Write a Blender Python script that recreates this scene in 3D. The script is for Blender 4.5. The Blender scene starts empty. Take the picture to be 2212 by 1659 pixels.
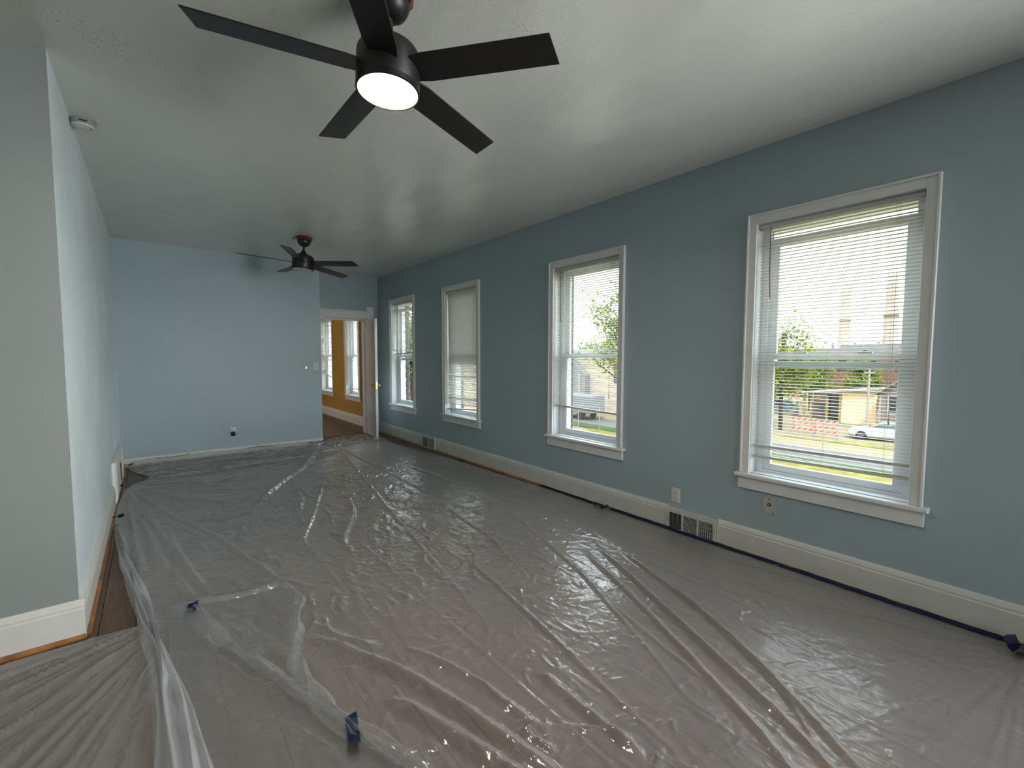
import bpy, math, random
import numpy as np
from mathutils import Vector, Matrix
random.seed(7); rng = np.random.default_rng(7)
S = bpy.context.scene; COL = S.collection
R = math.radians

# ------------------------------------------------------------------ camera
yaw, pitch, roll = 0.684126434, -0.0620504187, 0.0021859
cy, sy, cp, sp = math.cos(yaw), math.sin(yaw), math.cos(pitch), math.sin(pitch)
fwd = Vector((sy*cp, cy*cp, sp)); r0 = Vector((cy, -sy, 0)); u0 = r0.cross(fwd)
c_, s_ = math.cos(roll), math.sin(roll)
rt = r0*c_ + u0*s_; up = -r0*s_ + u0*c_
cam = bpy.data.cameras.new('camera'); cam.sensor_width = 36; cam.lens = 956.76/2212*36
cam.clip_start = .02; cam.clip_end = 900
camo = bpy.data.objects.new('camera', cam); COL.objects.link(camo)
camo.matrix_world = Matrix(((rt.x, up.x, -fwd.x, 0), (rt.y, up.y, -fwd.y, 0), (rt.z, up.z, -fwd.z, 1.4), (0, 0, 0, 1)))
S.camera = camo

# ------------------------------------------------------------------ sky, sun, fill lamps, exposure
S.view_settings.view_transform = 'Standard'; S.view_settings.look = 'None'
S.view_settings.gamma = 1; S.view_settings.use_curve_mapping = False
S.view_settings.exposure = 1.35
S.cycles.max_bounces = 8; S.cycles.diffuse_bounces = 4; S.cycles.glossy_bounces = 3; S.cycles.transmission_bounces = 4; S.cycles.transparent_max_bounces = 16
S.cycles.caustics_reflective = False; S.cycles.caustics_refractive = False; S.cycles.adaptive_threshold = .02; S.cycles.use_denoising = True
w = bpy.data.worlds.new('sky'); S.world = w; w.use_nodes = True
nt = w.node_tree; nt.nodes.clear()
wo = nt.nodes.new('ShaderNodeOutputWorld'); bg = nt.nodes.new('ShaderNodeBackground')
tc = nt.nodes.new('ShaderNodeTexCoord'); sep = nt.nodes.new('ShaderNodeSeparateXYZ'); cr = nt.nodes.new('ShaderNodeValToRGB')
nt.links.new(tc.outputs['Generated'], sep.inputs[0]); nt.links.new(sep.outputs['Z'], cr.inputs[0])
cr.color_ramp.elements[0].position = 0.0; cr.color_ramp.elements[0].color = (1, .985, .94, 1)
cr.color_ramp.elements[1].position = 0.55; cr.color_ramp.elements[1].color = (.80, .90, 1, 1)
nt.links.new(cr.outputs[0], bg.inputs[0]); bg.inputs[1].default_value = SKY = 3.1
nt.links.new(bg.outputs[0], wo.inputs[0])

sun = bpy.data.lights.new('sun', 'SUN'); sun.energy = 3.0; sun.angle = R(1.0); sun.color = (1, .93, .80)
suno = bpy.data.objects.new('sun', sun); COL.objects.link(suno)
suno.rotation_euler = Vector((.55, .45, -.9)).to_track_quat('-Z', 'Y').to_euler()

def area(name, loc, direction, sx, sy_, e, col=(1, 1, 1)):
    l = bpy.data.lights.new(name, 'AREA'); l.shape = 'RECTANGLE'; l.size = sx; l.size_y = sy_; l.energy = e; l.color = col
    o = bpy.data.objects.new(name, l); COL.objects.link(o); o.location = loc
    o.rotation_euler = Vector(direction).to_track_quat('-Z', 'Z').to_euler(); return o
# added fill lamps out of view, standing in for daylight of unseen windows
area('fill_right_rear', (2.9, -1.75, 1.5), (-.55, 1.0, -.01), 1.8, 1.6, 26, (.97, .985, 1)).data.spread = R(95)
area('fill_far_room', (-.45, 10.2, 1.5), (1, -.1, 0), 1.8, 1.6, 11, (1, .98, .95))
area('fill_hall', (-3.7, -.3, 1.5), (1, .25, 0), 1.6, 1.6, 1, (.98, .99, 1))

# ------------------------------------------------------------------ dimensions of the room
W, H, YB, YR, XL, YN = 3.2516, 2.8164, 7.2544, 7.8687, -.3206, 3.008
GZ = -4.8

# ------------------------------------------------------------------ helpers
def lin(r, g, b):
    f = lambda c: ((c/255+.055)/1.055)**2.4 if c > 10 else c/255/12.92
    return (f(r), f(g), f(b), 1)

class MB:
    def __init__(s): s.v = []; s.f = []
    def box(s, x0, x1, y0, y1, z0, z1):
        b = len(s.v)
        s.v += [(x, y, z) for z in (z0, z1) for y in (y0, y1) for x in (x0, x1)]
        s.f += [tuple(b+i for i in q) for q in ((0,2,3,1),(4,5,7,6),(0,1,5,4),(2,6,7,3),(0,4,6,2),(1,3,7,5))]
        return s
    def poly(s, pts, d):          # closed polygon extruded by vector d
        b = len(s.v); n = len(pts)
        s.v += [tuple(p) for p in pts] + [tuple(Vector(p)+Vector(d)) for p in pts]
        s.f += [tuple(b+i for i in reversed(range(n))), tuple(b+n+i for i in range(n))]
        s.f += [(b+i, b+(i+1) % n, b+n+(i+1) % n, b+n+i) for i in range(n)]
        return s
    def lathe(s, prof, seg=32, o=(0, 0, 0), axis='z', cap=True):   # prof: (radius, height)
        b = len(s.v); n = len(prof)
        for r, h in prof:
            for k in range(seg):
                a = 2*math.pi*k/seg; c, q = r*math.cos(a), r*math.sin(a)
                p = (c, q, h) if axis == 'z' else ((h, c, q) if axis == 'x' else (c, h, q))
                s.v.append((p[0]+o[0], p[1]+o[1], p[2]+o[2]))
        for i in range(n-1):
            for k in range(seg):
                k2 = (k+1) % seg
                s.f.append((b+i*seg+k, b+i*seg+k2, b+(i+1)*seg+k2, b+(i+1)*seg+k))
        if cap:
            s.f.append(tuple(b+k for k in reversed(range(seg)))); s.f.append(tuple(b+(n-1)*seg+k for k in range(seg)))
        return s
    def tube(s, pts, r, seg=8):
        P = [Vector(p) for p in pts]; b = len(s.v)
        for i, p in enumerate(P):
            t = (P[min(i+1, len(P)-1)]-P[max(i-1, 0)]).normalized()
            a = t.cross(Vector((0, 0, 1)) if abs(t.z) < .9 else Vector((1, 0, 0))).normalized(); c = t.cross(a)
            for k in range(seg):
                an = 2*math.pi*k/seg; s.v.append(tuple(p+r*(math.cos(an)*a+math.sin(an)*c)))
        for i in range(len(P)-1):
            for k in range(seg):
                k2 = (k+1) % seg; s.f.append((b+i*seg+k, b+i*seg+k2, b+(i+1)*seg+k2, b+(i+1)*seg+k))
        s.f.append(tuple(b+k for k in range(seg))); s.f.append(tuple(b+(len(P)-1)*seg+k for k in reversed(range(seg))))
        return s
    def mesh(s, name, mat, bevel=0, smooth=False):
        me = bpy.data.meshes.new(name); me.from_pydata(s.v, [], s.f)
        import bmesh
        bm = bmesh.new(); bm.from_mesh(me)
        bmesh.ops.recalc_face_normals(bm, faces=bm.faces)
        if bevel: bmesh.ops.bevel(bm, geom=bm.edges[:], offset=bevel, segments=1, affect='EDGES', clamp_overlap=True)
        bm.to_mesh(me); bm.free()
        if smooth:
            me.shade_smooth()
            try: me.set_sharp_from_angle(angle=R(40))
            except Exception: pass
        me.materials.append(mat); return me
    def build(s, name, mat, parent=None, bevel=0, smooth=False, loc=None):
        return link(name, s.mesh(name, mat, bevel, smooth), parent, loc)

def link(name, me, parent=None, loc=None):
    o = bpy.data.objects.new(name, me); COL.objects.link(o)
    if parent is not None: o.parent = parent
    if loc is not None: o.location = loc
    return o
def empty(name, loc=(0, 0, 0), rz=0):
    o = bpy.data.objects.new(name, None); COL.objects.link(o); o.location = loc; o.rotation_euler.z = rz; return o
def tag(o, label, cat, group=None):
    o['label'] = label; o['category'] = cat
    if group: o['group'] = group
    return o
def struct(o): o['kind'] = 'structure'; return o

# ------------------------------------------------------------------ materials
OUT = .20      # outdoor colours darkened to offset the overbright daylight outside
def dk(c): return tuple(v*OUT for v in c[:3])
def mat(name, col, rough=.5, spec=.5, metal=0, bump=None, noise=None, emit=None, wave=None):
    m = bpy.data.materials.new(name); m.use_nodes = True; n = m.node_tree.nodes; l = m.node_tree.links
    p = n['Principled BSDF']
    if len(col) == 3: col = (*col, 1)
    p.inputs['Base Color'].default_value = col; p.inputs['Roughness'].default_value = rough
    p.inputs['Specular IOR Level'].default_value = spec; p.inputs['Metallic'].default_value = metal
    t = n.new('ShaderNodeTexCoord')
    if noise:        # (scale, amount, detail): gentle colour variation
        sc, am, de = noise
        x = n.new('ShaderNodeTexNoise'); x.inputs['Scale'].default_value = sc; x.inputs['Detail'].default_value = de
        l.new(t.outputs['Object'], x.inputs['Vector'])
        r = n.new('ShaderNodeValToRGB'); r.color_ramp.elements[0].position = .3; r.color_ramp.elements[1].position = .7
        r.color_ramp.elements[0].color = tuple(c*(1-am) for c in col[:3])+(1,)
        r.color_ramp.elements[1].color = tuple(min(1, c*(1+am)) for c in col[:3])+(1,)
        l.new(x.outputs['Fac'], r.inputs[0]); l.new(r.outputs[0], p.inputs['Base Color'])
    if bump:         # list of (scale, strength, distance)
        prev = None
        for sc, st, di in bump:
            x = n.new('ShaderNodeTexNoise'); x.inputs['Scale'].default_value = sc; x.inputs['Detail'].default_value = 3
            l.new(t.outputs['Object'], x.inputs['Vector'])
            b = n.new('ShaderNodeBump'); b.inputs['Strength'].default_value = st; b.inputs['Distance'].default_value = di
            l.new(x.outputs['Fac'], b.inputs['Height'])
            if prev: l.new(prev.outputs[0], b.inputs['Normal'])
            prev = b
        l.new(prev.outputs[0], p.inputs['Normal'])
    if emit: p.inputs['Emission Color'].default_value = (*emit[0], 1); p.inputs['Emission Strength'].default_value = emit[1]
    return m

M = {}
M['wall'] = mat('blue_wall_paint', (.365, .46, .49), .38, .45, bump=[(230, .6, .0016), (45, .3, .004), (2.2, .25, .03)], noise=(1.3, .03, 3))
M['wall_lightened'] = mat('lightened_patchy_wall_paint', (.70, .79, .82), .42, .4, bump=[(260, .35, .0012), (2.2, .25, .03)], noise=(1.6, .08, 3))  # pale patchy paint, lightened further to carry window light on the left wall
M['wall_grey'] = mat('grey_blue_wall_paint', (.25, .275, .265), .5, .4, bump=[(260, .35, .0012), (35, .15, .004)], noise=(1.3, .03, 3))  # greyer paint, also darkened to stand for less light than on wall_left
M['ochre'] = mat('ochre_wall_paint', (.46, .27, .055), .38, .45, bump=[(120, .4, .002), (6, .3, .02)], noise=(2, .08, 3))
M['trim'] = mat('white_trim_paint', (.76, .76, .74), .35, .5, bump=[(60, .15, .002)], noise=(9, .03, 3))
M['base'] = mat('baseboard_paint', (.62, .62, .57), .42, .5, bump=[(90, .3, .0015), (12, .2, .006)], noise=(7, .05, 4))
M['vinyl'] = mat('white_vinyl', (.74, .77, .80), .3, .5)
M['blind'] = mat('blind_slat_enamel', (.72, .71, .66), .35, .5)
M['rail'] = mat('blind_rail_enamel', (.62, .62, .58), .4, .5)
M['cord'] = mat('blind_cord', (.55, .55, .5), .7)
M['wand'] = mat('clear_grey_wand', (.18, .19, .18), .2)
M['black'] = mat('matte_black_fan', (.012, .0115, .011), .42, .5, noise=(30, .12, 2))
M['blade'] = mat('black_blade_laminate', (.014, .0135, .013), .36, .5, noise=(30, .12, 2))
M['redwood'] = mat('red_brown_plate', (.11, .018, .008), .3, .5, noise=(14, .35, 3))
M['metal'] = mat('zinc_bracket', (.5, .5, .48), .35, .5, 1)
M['brass'] = mat('brass_knob', (.62, .45, .2), .2, .5, 1)
M['tape'] = mat('blue_painters_tape', (.006, .012, .045), .6, .3, noise=(30, .3, 2))
M['plate'] = mat('white_plastic_plate', (.66, .66, .62), .35)
M['dark'] = mat('dark_slot', (.01, .01, .01), .7)
M['lens_off'] = mat('unlit_opal_lens', (.55, .53, .55), .3)
M['lens_on'] = mat('lit_opal_lens', (.9, .9, .88), .3, emit=((1, .86, .66), 5.0))
M['ventmetal'] = mat('painted_register_metal', (.58, .58, .54), .4, .5, noise=(25, .04, 3))
M['finmetal'] = mat('grey_register_fin', (.42, .42, .38), .4)
M['greyw'] = mat('grey_painted_plastic', (.30, .30, .28), .4)
M['shoe'] = mat('oak_shoe_moulding', (.30, .135, .045), .4, .5, noise=(12, .35, 4))

# ceiling: semi-gloss paint over uneven plaster, seams and specks
def ceiling_mat():
    m = mat('ceiling_gloss_paint', (.73, .73, .68), .21, .8)
    n = m.node_tree.nodes; l = m.node_tree.links; p = n['Principled BSDF']; t = n.new('ShaderNodeTexCoord')
    prev = None
    for sc, st, di, de, stretch in ((1.1, .55, .10, 3, (1, .35, 1)), (7, .35, .014, 3, (1, .6, 1)), (90, .45, .0016, 3, (1, 1, 1)), (260, .5, .0013, 2, (1, 1, 1))):
        mp = n.new('ShaderNodeMapping'); mp.inputs['Scale'].default_value = stretch; mp.inputs['Rotation'].default_value = (0, 0, R(12))
        l.new(t.outputs['Object'], mp.inputs[0])
        x = n.new('ShaderNodeTexNoise'); x.inputs['Scale'].default_value = sc; x.inputs['Detail'].default_value = de
        l.new(mp.outputs[0], x.inputs['Vector'])
        b = n.new('ShaderNodeBump'); b.inputs['Strength'].default_value = st; b.inputs['Distance'].default_value = di
        l.new(x.outputs['Fac'], b.inputs['Height'])
        if prev: l.new(prev.outputs[0], b.inputs['Normal'])
        prev = b
    l.new(prev.outputs[0], p.inputs['Normal'])
    # dark specks where the roller skipped, in drifting patches
    v = n.new('ShaderNodeTexVoronoi'); v.inputs['Scale'].default_value = 64; l.new(t.outputs['Object'], v.inputs['Vector'])
    nz = n.new('ShaderNodeTexNoise'); nz.inputs['Scale'].default_value = 1.6; nz.inputs['Detail'].default_value = 3; l.new(t.outputs['Object'], nz.inputs['Vector'])
    mr = n.new('ShaderNodeMapRange'); mr.inputs[1].default_value = .50; mr.inputs[2].default_value = .72; mr.inputs[3].default_value = 0; mr.inputs[4].default_value = .20
    l.new(nz.outputs['Fac'], mr.inputs[0])
    lt = n.new('ShaderNodeMath'); lt.operation = 'LESS_THAN'; l.new(v.outputs['Distance'], lt.inputs[0]); l.new(mr.outputs[0], lt.inputs[1])
    mx = n.new('ShaderNodeMix'); mx.data_type = 'RGBA'; mx.inputs['A'].default_value = (.73, .73, .68, 1); mx.inputs['B'].default_value = (.32, .32, .30, 1)
    l.new(lt.outputs[0], mx.inputs['Factor']); l.new(mx.outputs['Result'], p.inputs['Base Color'])
    return m
M['ceil'] = ceiling_mat()

def wood_mat(name, a, b, along='y'):
    m = mat(name, a, .42, .4); n = m.node_tree.nodes; l = m.node_tree.links; p = n['Principled BSDF']
    t = n.new('ShaderNodeTexCoord'); oi = n.new('ShaderNodeObjectInfo'); mp = n.new('ShaderNodeMapping')
    mp.inputs['Scale'].default_value = (26, 1.6, 26); l.new(t.outputs['Object'], mp.inputs[0])
    x = n.new('ShaderNodeTexNoise'); x.inputs['Scale'].default_value = 2.2; x.inputs['Detail'].default_value = 6; x.noise_dimensions = '4D'
    l.new(mp.outputs[0], x.inputs['Vector'])
    ml = n.new('ShaderNodeMath'); ml.operation = 'MULTIPLY'; ml.inputs[1].default_value = 40; l.new(oi.outputs['Random'], ml.inputs[0]); l.new(ml.outputs[0], x.inputs['W'])
    r = n.new('ShaderNodeValToRGB'); r.color_ramp.elements[0].position = .32; r.color_ramp.elements[1].position = .68
    r.color_ramp.elements[0].color = a; r.color_ramp.elements[1].color = b; l.new(x.outputs['Fac'], r.inputs[0])
    hs = n.new('ShaderNodeHueSaturation'); mr = n.new('ShaderNodeMapRange'); mr.inputs[3].default_value = .86; mr.inputs[4].default_value = 1.12
    l.new(oi.outputs['Random'], mr.inputs[0]); l.new(mr.outputs[0], hs.inputs['Value']); l.new(r.outputs[0], hs.inputs['Color'])
    l.new(hs.outputs[0], p.inputs['Base Color'])
    bp = n.new('ShaderNodeBump'); bp.inputs['Strength'].default_value = .25; bp.inputs['Distance'].default_value = .001
    l.new(x.outputs['Fac'], bp.inputs['Height']); l.new(bp.outputs[0], p.inputs['Normal'])
    return m
M['wood'] = wood_mat('brown_laminate', (.080, .045, .025, 1), (.14, .080, .045, 1))
M['wood2'] = wood_mat('brown_floor_far_room', (.13, .075, .05, 1), (.19, .115, .078, 1))

def thin_fresnel(n, l, ior, normal=None):
    # thin film: the same reflectance from either side
    g_ = n.new('ShaderNodeNewGeometry'); mr = n.new('ShaderNodeMapRange'); mr.inputs[3].default_value = ior; mr.inputs[4].default_value = 1/ior
    l.new(g_.outputs['Backfacing'], mr.inputs[0]); f = n.new('ShaderNodeFresnel'); l.new(mr.outputs[0], f.inputs[0])
    if normal is not None: l.new(normal, f.inputs['Normal'])
    return f
def glass_mat():
    m = bpy.data.materials.new('window_glass'); m.use_nodes = True; n = m.node_tree.nodes; l = m.node_tree.links; n.clear()
    o = n.new('ShaderNodeOutputMaterial'); g = n.new('ShaderNodeBsdfGlossy'); g.inputs['Roughness'].default_value = .0
    t = n.new('ShaderNodeBsdfTransparent'); t.inputs[0].default_value = (.93, .96, .95, 1)
    f = thin_fresnel(n, l, 1.3); mx = n.new('ShaderNodeMixShader')
    l.new(f.outputs[0], mx.inputs[0]); l.new(t.outputs[0], mx.inputs[1]); l.new(g.outputs[0], mx.inputs[2]); l.new(mx.outputs[0], o.inputs[0])
    return m
M['glass'] = glass_mat()

def sheet_mat(name, cover, white, rough=.16, fine=1.0):
    m = bpy.data.materials.new(name); m.use_nodes = True; n = m.node_tree.nodes; l = m.node_tree.links; n.clear()
    o = n.new('ShaderNodeOutputMaterial'); t = n.new('ShaderNodeTexCoord')
    prev = None
    for sc, st, di, de, scl, dist in ((7, .35, .010, 4, (1, .5, 1), 1.4), (24, .30, .0030, 4, (1, .5, 1), 1.6), (80, .22, .0008, 2, (1, .5, 1), .6)):
        mp = n.new('ShaderNodeMapping'); mp.inputs['Scale'].default_value = scl; mp.inputs['Rotation'].default_value = (0, 0, R(-24))
        l.new(t.outputs['Object'], mp.inputs[0])
        x = n.new('ShaderNodeTexNoise'); x.inputs['Scale'].default_value = sc; x.inputs['Detail'].default_value = de; x.inputs['Distortion'].default_value = dist
        l.new(mp.outputs[0], x.inputs['Vector'])
        # ridged: |n-.5|
        s1 = n.new('ShaderNodeMath'); s1.operation = 'SUBTRACT'; s1.inputs[1].default_value = .5; l.new(x.outputs['Fac'], s1.inputs[0])
        s2 = n.new('ShaderNodeMath'); s2.operation = 'ABSOLUTE'; l.new(s1.outputs[0], s2.inputs[0])
        s3 = n.new('ShaderNodeMath'); s3.operation = 'MULTIPLY'; s3.inputs[1].default_value = -2.0; l.new(s2.outputs[0], s3.inputs[0])
        b = n.new('ShaderNodeBump'); b.inputs['Strength'].default_value = st*fine; b.inputs['Distance'].default_value = di
        l.new(s3.outputs[0], b.inputs['Height'])
        if prev: l.new(prev.outputs[0], b.inputs['Normal'])
        prev = b
    nor = prev.outputs[0]
    tr = n.new('ShaderNodeBsdfTransparent'); tr.inputs[0].default_value = (.97, .97, .97, 1)
    df = n.new('ShaderNodeBsdfDiffuse'); df.inputs[0].default_value = white; l.new(nor, df.inputs['Normal'])
    tl = n.new('ShaderNodeBsdfTranslucent'); tl.inputs[0].default_value = white; l.new(nor, tl.inputs['Normal'])
    md = n.new('ShaderNodeMixShader'); md.inputs[0].default_value = .35; l.new(df.outputs[0], md.inputs[1]); l.new(tl.outputs[0], md.inputs[2])
    lw = n.new('ShaderNodeLayerWeight'); lw.inputs[0].default_value = .5; l.new(nor, lw.inputs['Normal'])      # longer path through the film at a slant: whiter
    m1 = n.new('ShaderNodeMath'); m1.operation = 'SUBTRACT'; m1.inputs[0].default_value = 1.12; l.new(lw.outputs['Facing'], m1.inputs[1])
    m2 = n.new('ShaderNodeMath'); m2.operation = 'DIVIDE'; m2.inputs[0].default_value = .62; l.new(m1.outputs[0], m2.inputs[1])
    m3 = n.new('ShaderNodeMath'); m3.operation = 'POWER'; m3.inputs[0].default_value = 1-cover; l.new(m2.outputs[0], m3.inputs[1])
    m4 = n.new('ShaderNodeMath'); m4.operation = 'SUBTRACT'; m4.inputs[0].default_value = 1; l.new(m3.outputs[0], m4.inputs[1]); m4.use_clamp = True
    mb = n.new('ShaderNodeMixShader'); l.new(m4.outputs[0], mb.inputs[0]); l.new(tr.outputs[0], mb.inputs[1]); l.new(md.outputs[0], mb.inputs[2])
    gl = n.new('ShaderNodeBsdfGlossy'); gl.inputs['Roughness'].default_value = rough; l.new(nor, gl.inputs['Normal'])
    fr = thin_fresnel(n, l, 1.9, nor)
    mg = n.new('ShaderNodeMixShader'); l.new(fr.outputs[0], mg.inputs[0]); l.new(mb.outputs[0], mg.inputs[1]); l.new(gl.outputs[0], mg.inputs[2])
    l.new(mg.outputs[0], o.inputs[0]); return m
M['sheet'] = sheet_mat('clear_polythene', .30, (.82, .83, .85, 1), .12)
M['sheet_fold'] = sheet_mat('clear_polythene_folded', .50, (.80, .83, .86, 1), .2, .6)
M['sheet_flap'] = sheet_mat('clear_polythene_flap', .10, (.80, .82, .83, 1), .2, .8)
M['sheet_near'] = sheet_mat('clear_polythene_taut', .34, (.84, .84, .83, 1), .2, .5)

# ================================================================== ROOM SHELL
def panel(name, m, plane, at, thick, a0, a1, b0, b1, holes=(), parent=None):
    """wall slab with rectangular holes. plane 'x': a=y,b=z ; plane 'y': a=x,b=z ; plane 'z': a=x,b=y. One connected grid mesh."""
    As = sorted({a0, a1, *[v for h in holes for v in h[:2]]}); Bs = sorted({b0, b1, *[v for h in holes for v in h[2:]]})
    As = [a for a in As if a0 <= a <= a1]; Bs = [b for b in Bs if b0 <= b <= b1]
    solid = {}
    for i in range(len(As)-1):
        for j in range(len(Bs)-1):
            ca, cb = (As[i]+As[i+1])/2, (Bs[j]+Bs[j+1])/2
            solid[i, j] = not any(h[0] < ca < h[1] and h[2] < cb < h[3] for h in holes)
    vid = {}; V = []; F = []
    def P(i, j, s):
        k = (i, j, s)
        if k not in vid:
            a, b, c = As[i], Bs[j], at+(thick if s else 0)
            vid[k] = len(V); V.append((c, a, b) if plane == 'x' else (a, c, b) if plane == 'y' else (a, b, c))
        return vid[k]
    for (i, j), ok in solid.items():
        if not ok: continue
        for s in (0, 1): F.append((P(i, j, s), P(i+1, j, s), P(i+1, j+1, s), P(i, j+1, s)))
        for di, dj, e in ((-1, 0, ((i, j), (i, j+1))), (1, 0, ((i+1, j), (i+1, j+1))), (0, -1, ((i, j), (i+1, j))), (0, 1, ((i, j+1), (i+1, j+1)))):
            if not solid.get((i+di, j+dj), False):
                (p, q), (r, s) = e; F.append((P(p, q, 0), P(r, s, 0), P(r, s, 1), P(p, q, 1)))
    mb = MB(); mb.v = V; mb.f = F
    return struct(mb.build(name, m, parent)) if parent is None else mb.build(name, m, parent)

WIN = [(.48, 1.33), (2.475, 3.30), (4.685, 5.47), (6.465, 7.25), (-1.55, -.70)]     # inner casing edges of the right-wall windows
OWIN = [(8.82, 9.60), (10.52, 11.30)]
Z0, Z1 = .585, 2.30
rh = [(a, b, Z0, Z1) for a, b in WIN]
panel('wall_right', M['wall'], 'x', W, .085, -3.2, 7.93, -.05, H+.05, rh)
panel('wall_back', M['wall'], 'y', YB, .12, XL-.1, 2.066, -.05, H+.05)
struct(MB().box(2.0, 2.066, YB+.12, YR, -.05, H+.05).build('wall_recess_side', M['wall']))
panel('wall_recess', M['wall'], 'y', YR, .06, 1.9, W, -.05, H+.05, [(2.12, 3.0, -.05, 2.055)])
struct(MB().box(XL-.15, XL, YN+.008, YB+.1, -.05, H+.05).build('wall_left', M['wall_lightened']))
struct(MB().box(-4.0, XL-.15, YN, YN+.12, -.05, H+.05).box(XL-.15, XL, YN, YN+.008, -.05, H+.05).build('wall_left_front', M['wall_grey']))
panel('wall_rear', M['wall'], 'y', -3.2, -.12, -4.0, W+.1, -.05, H+.05, [(.3, 1.1, Z0, Z1)])
panel('wall_hall', M['wall'], 'x', -4.0, .12, -3.2, YN+.1, -.05, H+.05, [])
struct(MB().box(-4.1, W+.1, -3.3, YR+.06, H, H+.15).build('ceiling', M['ceil']))
# the patch of old plaster behind wall_left_front's corner keeps the hall side closed
struct(MB().box(-4.0, XL-.15, YB, YB+.1, -.05, H).build('wall_beyond', M['wall']))

# floor with planks
fl = struct(MB().box(-4.1, W, -3.3, YR+.06, -.06, -.016).build('floor', M['dark']))
pw, gap = .146, .0025
pm = MB().box(-pw/2+gap/2, pw/2-gap/2, -.6+gap/2, .6-gap/2, -.0145, 0).mesh('plank', M['wood'], bevel=.0012)
cnt = 0
x = -2.30
rowi = 0
while x < W-.01:
    off = [0, .45, .2, .8, .6, 1.0][rowi % 6]
    y = -1.2+off-1.2
    while y < YR:
        y0, y1 = y, y+1.2; yc = (y0+y1)/2
        maxy = YN if x+pw < XL+.03 else YR
        if x > XL-.2 or True:
            if y0 < maxy-.02 and y1 > -.9:
                xe = min(x+pw, W)
                o = link('plank', pm, fl, ((x+xe)/2, yc, 0))
                if xe-x < pw: o.scale.x = (xe-x)/pw
                cc0, cc1 = y0, min(y1, maxy+.02)
                if cc1 < y1: o.location.y = (cc0+cc1)/2; o.scale.y = (cc1-cc0)/1.2
                cnt += 1
        y += 1.2
    x += pw; rowi += 1

# ---- second room beyond the doorway
panel('wall_ochre_right', M['ochre'], 'x', W, .085, YR+.06, 12.2, -.05, H+.05, [(a, b, Z0, Z1) for a, b in OWIN])
struct(MB().box(-.6, W+.085, 12.0, 12.12, -.05, H+.05).build('wall_ochre_back', M['ochre']))
struct(MB().box(-.72, -.6, YR, 12.1, -.05, H+.05).build('wall_ochre_left', M['ochre']))
panel('wall_ochre_front', M['ochre'], 'y', YR+.06, .06, -.6, W, -.05, H+.05, [(2.12, 3.0, -.05, 2.055)])
struct(MB().box(-.7, W+.085, YR+.06, 12.1, H, H+.15).build('ceiling_far_room', M['trim']))
struct(MB().box(-.7, W, YR+.06, 12.1, -.06, 0).build('floor_far_room', M['wood2']))

# ---- exterior brick skin of the window wall, with the ragged window edges
def brick_mat(name, col, mortar, scale=1, plane='x'):
    m = mat(name, col, .8, .2); n = m.node_tree.nodes; l = m.node_tree.links; p = n['Principled BSDF']; t = n.new('ShaderNodeTexCoord')
    mp = n.new('ShaderNodeMapping'); mp.inputs['Rotation'].default_value = (0, R(-90), R(-90)) if plane == 'x' else (R(90), 0, 0)
    b = n.new('ShaderNodeTexBrick'); b.inputs['Scale'].default_value = scale; b.inputs['Color1'].default_value = (*col[:3], 1)
    b.inputs['Color2'].default_value = tuple(c*.8 for c in col[:3])+(1,); b.inputs['Mortar'].default_value = (*mortar, 1)
    b.inputs['Brick Width'].default_value = .215; b.inputs['Row Height'].default_value = .075; b.inputs['Mortar Size'].default_value = .008
    l.new(t.outputs['Object'], mp.inputs[0]); l.new(mp.outputs[0], b.inputs['Vector']); l.new(b.outputs['Color'], p.inputs['Base Color'])
    return m
M['brick_own'] = brick_mat('grey_painted_brick', (.11, .105, .10), (.15, .145, .135))
M['brick_unit'] = mat('grey_brick', (.12, .115, .11), .85, .2, noise=(18, .25, 3))
ext = panel('wall_exterior', M['brick_own'], 'x', W+.225, .065, -3.3, 12.2, GZ, H+.9,
            [(a+.04, b-.005, Z0-.03, Z1) for a, b in WIN] + [(a+.04, b-.005, Z0-.03, Z1) for a, b in OWIN])
struct(MB().box(-4.1, W+.22, -3.35, 12.2, GZ, -.07).build('wall_foundation', M['brick_own']))
bk = MB().box(-.034, .034, -.06, .06, -.033, .033).mesh('brick', M['brick_unit'], bevel=.004)
z = Z0+.005; k = 0
while z < Z1-.02:
    link('brick', bk, ext, (W+.258, WIN[3][1]-.005+(.055 if k % 2 else .028)-.035, z+.033)); z += .075; k += 1
struct(MB().box(-4.2, W+.5, -3.5, 12.4, H+.2, H+.3).build('roof_slab', M['dark']))

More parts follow.
